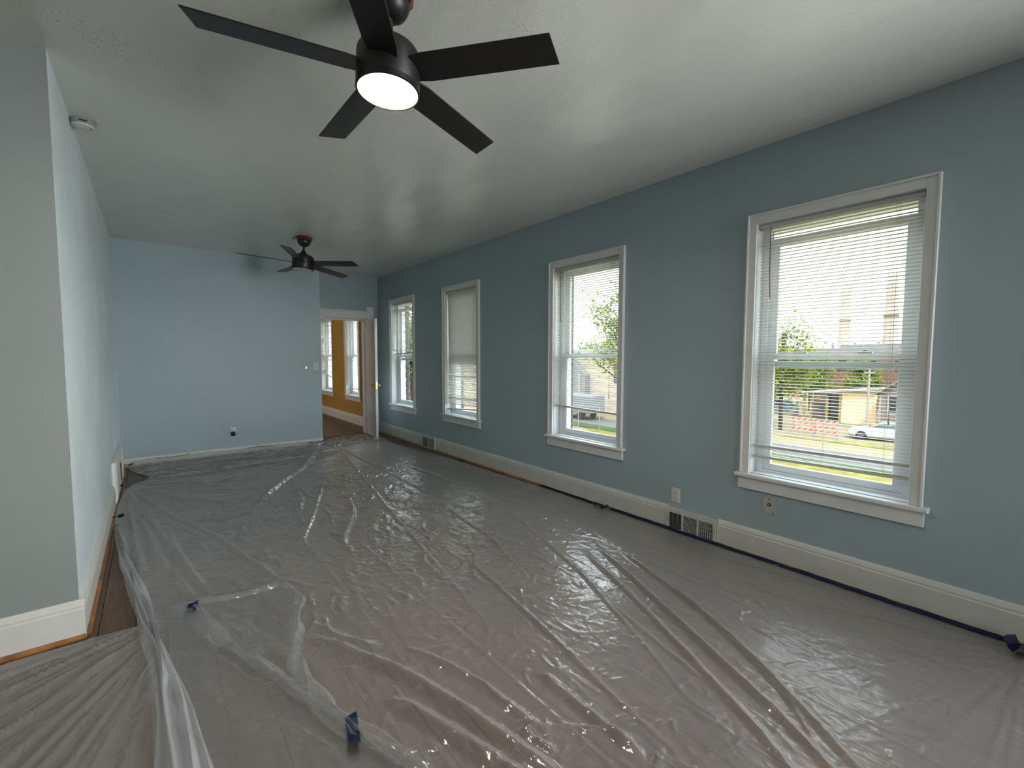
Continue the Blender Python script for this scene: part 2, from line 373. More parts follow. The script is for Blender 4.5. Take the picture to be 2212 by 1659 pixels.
# ---- windows -----------------------------------------------------
def window(name, y0, y1, drop=0.0, latch=True):
    """y0 near edge, y1 far edge of the inner casing opening; structure with parts"""
    root = struct(empty(name, (W, (y0+y1)/2, Z0)))
    ox, oy, oz = root.location
    L = lambda mb, nm, m, par=root, bev=.002, sm=False: _loc(mb, nm, m, par, bev, sm, (ox, oy, oz))
    c = .06
    # flat casing with a raised outer band
    L(MB().box(W-.022, W, y1, y1+c, Z0, Z1+.068), 'side_casing', M['trim'])
    L(MB().box(W-.022, W, y0-c, y0, Z0, Z1+.068), 'side_casing', M['trim'])
    L(MB().box(W-.022, W, y0, y1, Z1, Z1+.068), 'head_casing', M['trim'])
    L(MB().box(W-.032, W-.0221, y1+c-.014, y1+c, Z0, Z1+.068).box(W-.032, W-.0221, y0-c, y0-c+.014, Z0, Z1+.068)
      .box(W-.032, W-.0221, y0-c+.014, y1+c-.014, Z1+.054, Z1+.068), 'casing_band', M['trim'], bev=.003)
    L(MB().box(W-.052, W+.01, y0-c-.028, y1+c+.028, Z0-.028, Z0), 'stool', M['trim'], bev=.006)
    L(MB().box(W-.024, W, y0-c-.008, y1+c+.008, Z0-.112, Z0-.028), 'apron', M['trim'])
    # reveal boards
    L(MB().box(W, W+.085, y1-.002, y1+.018, Z0, Z1+.018).box(W, W+.085, y0-.018, y0+.002, Z0, Z1+.018)
      .box(W, W+.085, y0, y1, Z1-.002, Z1+.018), 'jamb_lining', M['vinyl'], bev=0)
    L(MB().box(W+.01, W+.20, y0, y1, Z0-.028, Z0+.004), 'inner_sill', M['vinyl'], bev=0)
    # vinyl frame, stepped tracks
    f = MB()
    for s, ye in ((-1, y1), (1, y0)):
        a, b = sorted((ye+s*.0005, ye+s*.036)); f.box(W+.087, W+.223, a, b, Z0+.004, Z1-.002)
        a, b = sorted((ye+s*.036, ye+s*.046)); f.box(W+.150, W+.160, a, b, Z0+.022, Z1-.03); f.box(W+.0885, W+.096, a, b, Z0+.022, Z1-.03)
    f.box(W+.087, W+.223, y0+.036, y1-.036, Z1-.03, Z1-.002).box(W+.087, W+.223, y0+.036, y1-.036, Z0+.004, Z0+.022)
    L(f, 'window_frame', M['vinyl'], bev=0)
    def sash(nm, x, za, zb, bot, top):
        a, b = y0+.034, y1-.034; st = .060; d = .030
        s = MB().box(x, x+d, a, a+st, za, zb).box(x, x+d, b-st, b, za, zb).box(x, x+d, a+st, b-st, za, za+bot).box(x, x+d, a+st, b-st, zb-top, zb)
        so = L(s, nm, M['vinyl'], bev=.003)
        q = MB().box(x+.012, x+.016, a+st-.004, b-st+.004, za+bot-.004, zb-top+.004).build('pane', M['glass'], so)
        q.matrix_parent_inverse = Matrix.Identity(4)
        q.location = (-ox, -oy, -oz)
        return so
    mz = 1.405
    sash('lower_sash', W+.098, Z0+.022, mz+.02, .045, .042)
    sash('upper_sash', W+.132, mz-.02-drop, Z1-.03-drop, .042, .050)
    if latch:
        for fr_ in (.30, .70):
            yy = y0+(y1-y0)*fr_
            L(MB().box(W+.100, W+.126, yy-.035, yy+.035, mz+.02, mz+.028).lathe([(.012, 0), (.012, .012), (.006, .016)], 12, (W+.113, yy, mz+.028)), 'sash_lock', M['greyw'], bev=0)
    return root
def _loc(mb, nm, m, par, bev, sm, org):
    mb.v = [(v[0]-org[0], v[1]-org[1], v[2]-org[2]) for v in mb.v]
    return mb.build(nm, m, par, bevel=bev, smooth=sm)
for i, (a, b) in enumerate(WIN): window('window_%d' % (i+1), a, b, .055 if i in (0, 3) else 0)
for i, (a, b) in enumerate(OWIN): window('window_%d' % (i+6), a, b)

# ---- rear window behind the camera: a plain frame round the daylight opening
a, b = .3, 1.1
struct(MB().box(a-.07, a, -3.2, -3.175, .53, 2.37).box(b, b+.07, -3.2, -3.175, .53, 2.37).box(a, b, -3.2, -3.175, 2.30, 2.37)
       .box(a-.09, b+.09, -3.2, -3.15, .545, .585).box(a, b, -3.26, -3.23, 1.42, 1.47).build('window_8', M['trim'], bevel=.003))

# ---- door, casing of the doorway
hd = struct(MB().box(2.066, 3.037, YR-.022, YR, 2.062, 2.205).build('trim_1', M['trim'], bevel=.003))
for zz in (2.085, 2.11, 2.165, 2.185): MB().box(2.066, 3.037, YR-.030, YR-.0221, zz, zz+.010).build('bead', M['trim'], hd, bevel=.003)
MB().box(3.030, 3.158, YR-.040, YR-.0005, 2.062, 2.285).build('corner_block', M['trim'], hd, bevel=.006)
cs = struct(MB().box(3.037, 3.150, YR-.022, YR, 0, 2.062).build('trim_2', M['trim'], bevel=.004))
for xx in (3.055, 3.085, 3.115): MB().box(xx, xx+.012, YR-.030, YR-.0221, 0.2, 2.06).build('flute', M['trim'], cs, bevel=.003)
struct(MB().box(2.990, 3.037, YR-.001, YR+.125, 0, 2.050).box(2.083, 2.128, YR, YR+.125, 0, 2.062).box(2.128, 2.990, YR, YR+.125, 2.025, 2.058).build('trim_3', M['trim'], bevel=.002))
hx, hy = 2.995, YR-.028; fx, fy = 2.868, 7.09
ddir = Vector((fx-hx, fy-hy, 0)); dl = ddir.length; dang = math.atan2(ddir.y, ddir.x)
M['door'] = mat('satin_door_paint', (.72, .73, .74), .22, .6, bump=[(3, .25, .02), (70, .25, .001)], noise=(6, .03, 3))
door = struct(empty('door_1', (hx, hy, .012), dang))
MB().box(0, dl, 0, .040, 0, 2.005).build('door_leaf', M['door'], door, bevel=.003)
for s, yy in ((1, .040), (-1, 0)):
    MB().lathe([(.026, 0), (.026, .004*s), (.012, .008*s), (.010, .028*s), (.020, .034*s), (.026, .046*s), (.024, .058*s), (.012, .064*s)], 20, (dl-.06, yy, .90), 'y').build('door_knob', M['brass'], door, smooth=True)
MB().box(dl-.0005, dl+.0015, .008, .032, .84, .96).build('latch_plate', M['brass'], door)
for zz in (.2, 1.0, 1.8): MB().lathe([(.007, 0), (.007, .09)], 10, (.0, .0, zz)).build('hinge', M['brass'], door, smooth=True)

# ---- baseboards with rounded cap and shoe moulding
def baseboard(name, x0, x1, y0, y1, nrm, h=.192, shoe=True, m=None):
    """runs along a wall; nrm is the outward unit normal (2D)"""
    m = m or M['base']
    nx, ny = nrm; t = .022
    prof = [(0, 0), (t, 0), (t, h-.045), (t-.004, h-.038), (t-.003, h-.028), (t-.010, h-.010), (t-.016, h), (0, h)]
    def run(prof, nm, mt, par=None):
        pts0 = [(x0+nx*d, y0+ny*d, z) for d, z in prof]
        return MB().poly(pts0, (x1-x0, y1-y0, 0)).build(nm, mt, par)
    o = struct(run(prof, name, m))
    if shoe: run([(t, 0), (t+.018, 0), (t+.017, .008), (t+.010, .017), (t, .020)], 'shoe_moulding', M['shoe'], o)
    return o
baseboard('baseboard_right', W, W, -3.2, 1.537, (-1, 0))
baseboard('baseboard_right_middle', W, W, 1.952, 5.755, (-1, 0))
baseboard('baseboard_right_far', W, W, 6.165, YR, (-1, 0))
baseboard('baseboard_back', XL, 2.066, YB, YB, (0, -1), h=.115)
baseboard('baseboard_left', XL, XL, YN, 5.50, (1, 0), h=.19)
baseboard('baseboard_left_far', XL, XL, 6.75, YB, (1, 0), h=.22)
baseboard('baseboard_left_front', -4, XL+.022, YN, YN, (0, -1))
baseboard('baseboard_ochre', W, W, YR+.12, 12.0, (-1, 0), m=M['trim'], shoe=False)
baseboard('baseboard_ochre_back', -.6, W, 12.0, 12.0, (0, -1), m=M['trim'], shoe=False)

# ================================================================== CEILING FANS
def fan(loc, tilt, ang, Rb, lit, label):
    root = empty('ceiling_fan', loc)
    n = Vector((tilt[0], tilt[1], 1)).normalized(); e1 = Vector((1, 0, -tilt[0])).normalized(); e2 = n.cross(e1)
    root.matrix_world = Matrix(((e1.x, e2.x, n.x, loc[0]), (e1.y, e2.y, n.y, loc[1]), (e1.z, e2.z, n.z, loc[2]), (0, 0, 0, 1)))
    tag(root, label, 'ceiling fan')
    MB().lathe([(.092, -.004), (.095, -.012), (.095, -.022), (.080, -.042)], 8).build('mounting_plate', M['redwood'], root, bevel=.002)
    for pc in (MB().poly([(.075, -.012, -.010), (.125, -.012, -.010), (.125, -.012, -.032), (.121, -.012, -.032), (.121, -.012, -.006), (.075, -.012, -.006)], (0, .024, 0)), MB().box(-.118, -.07, -.01, .01, -.010, -.006)):
        pc.v = [(v[0]*math.cos(2.6)-v[1]*math.sin(2.6), v[0]*math.sin(2.6)+v[1]*math.cos(2.6), v[2]) for v in pc.v]
        pc.build('bracket', M['metal'], root)
    MB().lathe([(.070, -.040), (.074, -.052), (.072, -.068), (.060, -.092), (.040, -.108), (.022, -.114)], 32).build('canopy', M['black'], root, smooth=True)
    MB().lathe([(.0125, -.19), (.0125, -.10)], 16).build('downrod', M['black'], root, smooth=True)
    MB().lathe([(.018, -.160), (.030, -.185), (.052, -.212)], 24).build('yoke_cover', M['black'], root, smooth=True)
    MB().lathe([(.050, -.210), (.085, -.218), (.108, -.232), (.119, -.250), (.121, -.262), (.121, -.372), (.118, -.378)], 48).build('motor_housing', M['black'], root, smooth=True)
    MB().lathe([(.121, -.372), (.1215, -.392), (.114, -.394), (.112, -.384)], 48).build('light_ring', M['black'], root, smooth=True)
    MB().lathe([(.112, -.380), (.112, -.392), (.098, -.3965), (.06, -.400), (.01, -.401)], 48).build('light_lens', M['lens_on'] if lit else M['lens_off'], root, smooth=True)
    # blades: parallelogram ended boards pitched twelve degrees
    for k in range(5):
        a = ang+k*2*math.pi/5
        pts = [(.085, -.052), (.16, -.0625), (Rb-.010, -.0625), (Rb+.010, .0625), (.16, .0625), (.085, .052)]
        mb = MB().poly([(p, q, -.003) for p, q in pts], (0, 0, .006))
        me = mb.mesh('blade', M['blade'], bevel=.0015)
        o = link('blade', me, root)
        o.matrix_local = Matrix.Translation((0, 0, -.316)) @ Matrix.Rotation(a, 4, 'Z') @ Matrix.Rotation(R(-11), 4, 'X')
    return root
fan((.775, 1.699, H), (.048, .012), .334, .650, True, 'large black five-blade ceiling fan with its round light switched on')
fan((1.479, 5.744, H), (.075, .03), .446, .665, False, 'smaller-looking black ceiling fan near the far doorway, light off')
fl_ = bpy.data.lights.new('fan_lamp', 'AREA'); fl_.shape = 'DISK'; fl_.size = .2; fl_.energy = 7.0; fl_.color = (1, .90, .76)
flo = bpy.data.objects.new('fan_lamp', fl_); COL.objects.link(flo)
flo.location = (.775-.048*.408, 1.699-.012*.408, H-.408); flo.rotation_euler = Vector((-.048, -.012, -1)).to_track_quat('-Z', 'Y').to_euler()

# smoke alarm in the ceiling corner
sm = tag(empty('smoke_alarm', (-.261, 3.785, H)), 'small round grey smoke alarm in the ceiling corner above the left wall', 'smoke alarm')
MB().lathe([(.072, 0), (.076, -.010), (.074, -.034), (.066, -.040)], 32).build('housing', M['greyw'], sm, smooth=True)
MB().lathe([(.070, -.038), (.068, -.046), (.03, -.052), (.005, -.053)], 32).build('cover', M['plate'], sm, smooth=True)
MB().lathe([(.004, -.0515), (.003, -.055)], 10, (.045, -.02, 0)).build('indicator', M['dark'], sm)
MB().box(-.02, .03, -.0765, -.073, -.026, -.018).build('vent_slot', M['dark'], sm)
sm.scale = (.76, .76, .85)

# ================================================================== BLINDS
def arc_slat(length, width=.0255, crown=.0034, th=.0003):
    mb = MB(); n = 4; prof = []
    for i in range(n+1):
        s = -1+2*i/n; prof.append((s*width/2, crown*(1-s*s)))
    ring = [(x, z+th) for x, z in prof]+[(x, z-th) for x, z in reversed(prof)]
    mb.poly([(x, -length/2, z) for x, z in ring], (0, length, 0)); return mb
def blind(y0, y1, spec, rails, label, group, tilt_default=0, wand=.55, cords=(.14, .5, .86), name='window_blind', two_rail=False, seed=0, headtilt=0):
    """spec: list of (z, tilt_deg, roll_slope, missing_dx) for slats; rails: list of (z_far, z_near)"""
    rr = random.Random(seed)
    yc = (y0+y1)/2; L = y1-y0-.012; X = W+.030
    root = tag(empty(name, (X, yc, Z1)), label, 'blind', group)
    hb = MB().box(-.019, .019, -L/2-.002, L/2+.002, -.030, -.003); hr = hb.build('head_rail', M['rail'], root, bevel=.003)
    MB().box(-.022, .022, L/2+.002, L/2+.006, -.034, -.001).build('bracket', M['greyw'], root)
    MB().box(-.022, .022, -L/2-.006, -L/2-.002, -.034, -.001).build('bracket', M['greyw'], root)
    me = arc_slat(L-.006).mesh('slat', M['blind'])
    for z, t, sl, dx in spec:
        o = link('slat', me, root, (dx, 0, z-Z1)); o.rotation_euler = (math.atan(sl), R(t), 0)
    for zf, zn in rails:
        mb = MB().poly([(-.0135, L/2-.003, zf-Z1-.009), (.0135, L/2-.003, zf-Z1-.009), (.0135, L/2-.003, zf-Z1+.009), (-.0135, L/2-.003, zf-Z1+.009)], (0, -(L-.006), zn-zf))
        mb.build('bottom_rail', M['rail'], root, bevel=.002)
    zb = min(min(r) for r in rails)
    for f in cords:
        y = -L/2+L*f
        mb = MB()
        for dx in (-.0135, .0135): mb.tube([(dx, y, -.03), (dx, y, zb-Z1)], .0006, 4)
        mb.build('ladder_cord', M['cord'], root)
    MB().tube([(-.024, L/2-.07, -.03), (-.026, L/2-.072, -.3), (-.024, L/2-.078, -wand)], .0036, 8).build('tilt_wand', M['wand'], root, smooth=True)
    MB().tube([(-.022, -L/2+.10, -.03), (-.024, -L/2+.10, -.7), (-.023, -L/2+.10, -1.25)], .0011, 5).lathe([(.002, -1.29), (.005, -1.275), (.003, -1.25)], 8, (-.023, -L/2+.10, 0)).build('pull_cord', M['cord'], root)
    return root
G = None
sp_ = 0.0213
def regular(zt, zb, tilt=0, slope=0, jitter=0, rr=random.Random(3)):
    out = []; z = zt
    while z > zb:
        out.append((z, tilt+rr.uniform(-jitter, jitter), slope, 0)); z -= sp_
    return out
blind(.483, 1.327, regular(2.262, .80, 8, 0, .8)+[(.765, 3, 0, 0), (.744, 3, 0, 0), (.726, 3, 0, 0)], [(.782, .790), (.706, .716)],
      'open white mini blind in the largest, nearest window, with two bottom rails', None, wand=.50)
blind(2.478, 3.297, regular(2.262, .905, 8, -.01, 1.0), [(.893, .876)],
      'open white mini blind ending above the sill, in the second nearest window', None, wand=.55)
# third window: closed above, slack and gapped below
rr = random.Random(5); sp3 = []
z = 2.262
while z > 1.30: sp3.append((z, 62, 0, 0)); z -= sp_
while z > 1.18: sp3.append((z, 48, 0, 0)); z -= sp_
while z > .735:
    g = rr.choice([.019, .0215, .021, .034, .024]); sp3.append((z, rr.uniform(30, 58), rr.uniform(-.016, .010)-.01, rr.uniform(-.004, .004))); z -= g
blind(4.688, 5.467, sp3, [(.655, .705)], 'closed white mini blind with slack, sagging lower slats and a crooked bottom rail', None, wand=.75)
blind(6.468, 7.247, regular(2.262, 1.52, 5, .02, 1.5)+[(1.505, 5, .02, 0), (1.496, 5, .03, 0), (1.487, 5, .04, 0), (1.478, 3, .045, 0)], [(1.432, 1.468)],
      'half raised white mini blind in the window nearest the far door', None, wand=.55)
spo = regular(2.262, .78, 8, 0, 3, random.Random(8))
blind(8.823, 9.597, spo, [(.700, .735)], 'tilted white mini blind in the ochre room window beside the open door', None)
rr = random.Random(11); spa = []
z = 2.262
while z > 1.12:
    if rr.random() < .55: spa.append((z, rr.uniform(0, 30), rr.uniform(-.01, .01), 0))
    z -= sp_
spa += [(1.06-.02*i, 15, .05*i, 0) for i in range(5)]
blind(10.523, 11.297, spa, [(1.00, .88)], 'broken white mini blind with missing slats in the far ochre room window', None)

# ================================================================== SMALL WALL THINGS
def outlet(name, y, z, label, hole=False, mt=None):
    t = tag(empty(name, (W, y, z)), label, 'wall outlet')
    MB().box(-.006, 0, -.038, .038, -.057, .057).build('cover_plate', mt or M['plate'], t, bevel=.002)
    if hole:
        MB().lathe([(.012, -.0075), (.012, -.004)], 20, (0, 0, .008), 'x').build('socket_hole', M['dark'], t)
        MB().lathe([(.005, -.010), (.005, -.004)], 8, (0, 0, .008), 'x').build('centre_pin', M['greyw'], t)
        for zz, yy in ((-.044, -.026), (.046, 0)): MB().lathe([(.0045, -.0075), (.0045, -.005)], 8, (0, yy, zz), 'x').build('screw', M['dark'], t)
    else:
        for zz in (.020, -.020):
            s = MB().box(-.0085, -.006, -.017, .017, zz-.014, zz+.014).build('socket', M['plate'], t, bevel=.001)
            for yy in (-.0065, .0065): MB().box(-.0092, -.0084, yy-.0012, yy+.0012, zz-.003, zz+.006).build('slot', M['dark'], s)
            MB().lathe([(.0025, -.0092), (.0025, -.0084)], 8, (0, 0, zz-.009), 'x').build('ground_hole', M['dark'], s)
        MB().lathe([(.003, -.0075), (.003, -.006)], 8, (0, 0, 0), 'x').build('screw', M['greyw'], t)
    return t
outlet('power_outlet', 1.888, .285, 'white double power outlet above the near vent grille')
outlet('cable_outlet', 1.192, .383, 'painted-over beige wall plate with one dark round socket under the largest window', True, mat('beige_plate', (.47, .46, .40), .5, bump=[(200, .5, .001)], noise=(40, .1, 3)))

sw = tag(empty('light_switch', (1.988, YB, 1.240)), 'white rocker light switch on the far wall beside the doorway', 'light switch')
MB().box(-.037, .037, -.007, 0, -.057, .057).build('cover_plate', M['plate'], sw, bevel=.002)
MB().box(-.018, .018, -.0095, -.006, -.034, .034).build('rocker', M['greyw'], sw, bevel=.001)
MB().box(-.014, .014, -.013, -.009, -.028, .028).build('paddle', M['plate'], sw, bevel=.001)
th = tag(empty('wall_bracket', (1.845, YB, 1.222)), 'small metal holder screwed to the far wall left of the light switch', 'bracket')
MB().box(-.028, .028, -.006, 0, -.017, .017).build('back_plate', M['metal'], th, bevel=.002)
MB().box(-.026, -.014, -.024, -.006, -.012, .012).box(.014, .026, -.020, -.006, -.015, .015).build('clip', M['plate'], th, bevel=.002)
MB().box(-.036, -.028, -.012, 0, -.010, .010).build('dark_opening', M['dark'], th)
pl = tag(empty('plug_in_device', (.862, YB, .340)), 'white plug-in air freshener with a black bulb, low on the far wall', 'air freshener')
MB().box(-.036, .036, -.010, 0, -.062, .062).build('cover_plate', M['plate'], pl, bevel=.002)
MB().box(-.028, .028, -.020, -.009, .0, .052).build('plug_body', M['plate'], pl, bevel=.004)
MB().box(-.009, .009, -.0215, -.0195, .018, .022).build('slot', M['dark'], pl)
b = MB().lathe([(.004, -.033), (.018, -.031), (.027, -.022), (.030, 0), (.027, .022), (.018, .031), (.004, .033)], 24)
b.v = [(v[0], v[1]*.85-.032, v[2]*.95-.028) for v in b.v]; b.build('bulb', M['black'], pl, smooth=True)

# vent grilles
def register(y0, y1, z0, z1, label, kinds):
    X = W-.030; t = tag(empty('vent_grille', (X, (y0+y1)/2, z0)), label, 'vent grille')
    w_, h_ = y1-y0, z1-z0
    np_ = len(kinds); m_ = .022; bot = .014; top = .035; bar = .016
    pwid = (w_-2*m_-bar*(np_-1))/np_
    f = MB().box(-.004, .0295, -w_/2, -w_/2+m_, 0, h_).box(-.004, .0295, w_/2-m_, w_/2, 0, h_).box(-.004, 0, -w_/2+m_, w_/2-m_, 0, bot).box(-.004, .0295, -w_/2+m_, w_/2-m_, h_-top, h_)
    for i in range(1, np_):
        a = -w_/2+m_+i*pwid+(i-1)*bar; f.box(-.004, 0, a, a+bar, bot, h_-top)
    f.build('grille_frame', M['ventmetal'], t, bevel=.0008)
    MB().box(.022, .029, -w_/2+.012, w_/2-.012, .008, h_-.02).build('duct_box', M['dark'], t)
    # kinds are listed from the far end (large y) to the near end
    for i, kd in enumerate(kinds):
        b1 = w_/2-m_-i*(pwid+bar); b0 = b1-pwid
        if kd in ('v', 'vd', 'g'):
            n = int(pwid/.0105) if kd != 'g' else 7
            for j in range(n):
                yy = b0+(j+.5)*pwid/n; tw = .0020 if kd == 'g' else .0011
                dy = .004 if kd == 'v' else 0
                mb = MB().poly([(.000, yy-tw-dy, bot), (.012, yy-tw+dy, bot), (.012, yy+tw+dy, bot), (.000, yy+tw-dy, bot)], (0, 0, h_-top-bot))
                mb.build('fin', M['ventmetal'] if kd == 'g' else M['finmetal'], t)
        if kd in ('h', 'g'):
            n = 10 if kd == 'h' else 4
            for j in range(n):
                zz = bot+(j+.5)*(h_-top-bot)/n; th_ = .0018 if kd == 'h' else .0018
                x0 = 0 if kd == 'h' else .008
                MB().box(x0, x0+.008, b0, b1, zz-th_, zz+th_).build('louver', M['ventmetal'] if kd == 'h' else M['finmetal'], t)
    for yy in (-w_/2+.010, w_/2-.010): MB().lathe([(.003, -.0055), (.003, -.004)], 8, (0, yy, h_*.45), 'x').build('screw', M['dark'], t)
    if len(kinds) == 3: MB().box(-.007, -.004, w_/2-.020, w_/2-.016, h_*.35, h_*.7).build('damper_lever', M['greyw'], t)
    return t
register(1.540, 1.950, .006, .182, 'near white metal vent grille with three louvre panels, under the outlet', ['v', 'h', 'g'])
register(5.760, 6.162, .004, .195, 'far white metal vent grille with two panels, near the open door', ['v', 'vd'])

# painted access panel on the left wall with a dark slot
ap = tag(empty('return_grille', (XL, 6.12, 0)), 'white painted return-air panel with a dark slot at the foot of the left wall', 'vent grille')
MB().box(0, .030, -.62, .62, 0, .40).build('panel_body', M['trim'], ap, bevel=.006)
MB().box(.028, .036, -.56, .56, .36, .40).box(.028, .036, .50, .56, .03, .36).box(.028, .036, -.56, -.50, .03, .36).build('panel_frame', M['trim'], ap, bevel=.003)
MB().box(.029, .033, .12, .22, .07, .25).build('slot', M['dark'], ap)

# ================================================================== PLASTIC SHEETS
def seg_dist(P, poly, closed=True):
    """signed distance (negative inside) and nearest boundary point"""
    n = len(poly); best = np.full(len(P), 1e9); near = np.zeros_like(P); inside = np.zeros(len(P), bool)
    for i in range(n if closed else n-1):
        a = np.array(poly[i]); b = np.array(poly[(i+1) % n]); d = b-a
        t = np.clip(((P-a)@d)/(d@d+1e-12), 0, 1); q = a+t[:, None]*d; r = np.hypot(*(P-q).T)
        m = r < best; best[m] = r[m]; near[m] = q[m]
        c = ((a[1] > P[:, 1]) != (b[1] > P[:, 1]))
        with np.errstate(divide='ignore', invalid='ignore'):
            xi = (b[0]-a[0])*(P[:, 1]-a[1])/(b[1]-a[1]+1e-15)+a[0]
        inside ^= c & (P[:, 0] < xi)
    return np.where(inside, -best, best), near
def smooth_noise(X, Y, s, seed, amp=1):
    g = np.random.default_rng(seed).random((256, 256))
    u = (X/s+7) % 250; v = (Y/s+7) % 250; i = u.astype(int); j = v.astype(int); fu = u-i; fv = v-j
    fu = fu*fu*(3-2*fu); fv = fv*fv*(3-2*fv)
    return amp*((g[i, j]*(1-fu)+g[i+1, j]*fu)*(1-fv)+(g[i, j+1]*(1-fu)+g[i+1, j+1]*fu)*fv-.5)
class Field:
    def __init__(s, x0, x1, y0, y1, res):
        s.res = res; s.x = np.arange(x0, x1+res, res); s.y = np.arange(y0, y1+res, res)
        s.X, s.Y = np.meshgrid(s.x, s.y, indexing='ij'); s.h = np.zeros_like(s.X)
    def stamp(s, cx, cy_, th, L, wd, a, k=0, power=1.0):
        r = L+wd
        i0, i1 = np.searchsorted(s.x, [cx-r, cx+r]); j0, j1 = np.searchsorted(s.y, [cy_-r, cy_+r])
        if i1 <= i0 or j1 <= j0: return
        X = s.X[i0:i1, j0:j1]-cx; Y = s.Y[i0:i1, j0:j1]-cy_
        u = X*math.cos(th)+Y*math.sin(th); v = -X*math.sin(th)+Y*math.cos(th)-k*u*u
        e = np.clip(1-(u/L)**2, 0, 1)
        s.h[i0:i1, j0:j1] += a*e*np.clip(1-np.abs(v)/wd, 0, 1)**power
    def ridge(s, pts, wd, a, sharp=1.2, wob=.006, seed=0):
        """a long crease along a polyline (points in metres)"""
        P = np.array(pts, float)
        # resample with a little wobble
        t = np.r_[0, np.cumsum(np.hypot(*np.diff(P, axis=0).T))]; n = max(4, int(t[-1]/.06)); tt = np.linspace(0, t[-1], n)
        Q = np.c_[np.interp(tt, t, P[:, 0]), np.interp(tt, t, P[:, 1])]
        k = np.ones(5)/5
        for c in (0, 1):
            q = np.pad(Q[:, c], 2, mode='edge'); Q[:, c] = np.convolve(q, k, 'valid')
        g = np.random.default_rng(seed+17); Q[1:-1] += np.cumsum(g.normal(0, wob*.35, (n-2, 2)), 0)*np.linspace(1, 0, n-2)[:, None]*.6
        lo = Q.min(0)-wd*1.5; hi = Q.max(0)+wd*1.5
        i0, i1 = np.searchsorted(s.x, [lo[0], hi[0]]); j0, j1 = np.searchsorted(s.y, [lo[1], hi[1]])
        if i1 <= i0 or j1 <= j0: return
        X = s.X[i0:i1, j0:j1].ravel(); Y = s.Y[i0:i1, j0:j1].ravel(); best = np.full(X.shape, 1e9); bt = np.zeros(X.shape)
        for m in range(n-1):
            a0 = Q[m]; d = Q[m+1]-a0; L2 = d@d+1e-12
            sel = np.where((X > min(a0[0], Q[m+1][0])-wd*1.5) & (X < max(a0[0], Q[m+1][0])+wd*1.5) & (Y > min(a0[1], Q[m+1][1])-wd*1.5) & (Y < max(a0[1], Q[m+1][1])+wd*1.5))[0]
            if not len(sel): continue
            w_ = np.clip(((X[sel]-a0[0])*d[0]+(Y[sel]-a0[1])*d[1])/L2, 0, 1)
            r = np.hypot(X[sel]-a0[0]-w_*d[0], Y[sel]-a0[1]-w_*d[1]); q = r < best[sel]
            best[sel[q]] = r[q]; bt[sel[q]] = (m+w_[q])/(n-1)
        e = np.clip(np.minimum(bt, 1-bt)*6, 0, 1); e = e*(.75+.5*np.interp(bt, np.linspace(0, 1, 9), g.random(9)))
        s.h[i0:i1, j0:j1] = s.h[i0:i1, j0:j1]+(a*e*np.clip(1-best/wd, 0, 1)**sharp).reshape(i1-i0, j1-j0)
    def mesh(s, name, poly, mat_, base=.004, edge_down=0):
        P = np.c_[s.X.ravel(), s.Y.ravel()]; sd, near = seg_dist(P, poly)
        sd = sd.reshape(s.X.shape); near = near.reshape(*s.X.shape, 2)
        ins = sd < 0
        q = ins[:-1, :-1] | ins[1:, :-1] | ins[:-1, 1:] | ins[1:, 1:]
        use = np.zeros_like(ins); use[:-1, :-1] |= q; use[1:, :-1] |= q; use[:-1, 1:] |= q; use[1:, 1:] |= q
        X = np.where(ins, s.X, near[..., 0]); Y = np.where(ins, s.Y, near[..., 1])
        h = s.h+base
        idx = -np.ones(s.X.shape, int); idx[use] = np.arange(use.sum())
        V = np.c_[X[use], Y[use], h[use]]
        i, j = np.where(q); F = np.c_[idx[i, j], idx[i+1, j], idx[i+1, j+1], idx[i, j+1]]
        me = bpy.data.meshes.new(name); me.vertices.add(len(V)); me.vertices.foreach_set('co', V.astype(np.float32).ravel())
        me.loops.add(F.size); me.loops.foreach_set('vertex_index', F.ravel().astype(np.int32))
        me.polygons.add(len(F)); me.polygons.foreach_set('loop_start', np.arange(0, F.size, 4, dtype=np.int32))
        me.update(calc_edges=True); me.validate(); me.shade_smooth(); me.materials.append(mat_); return me

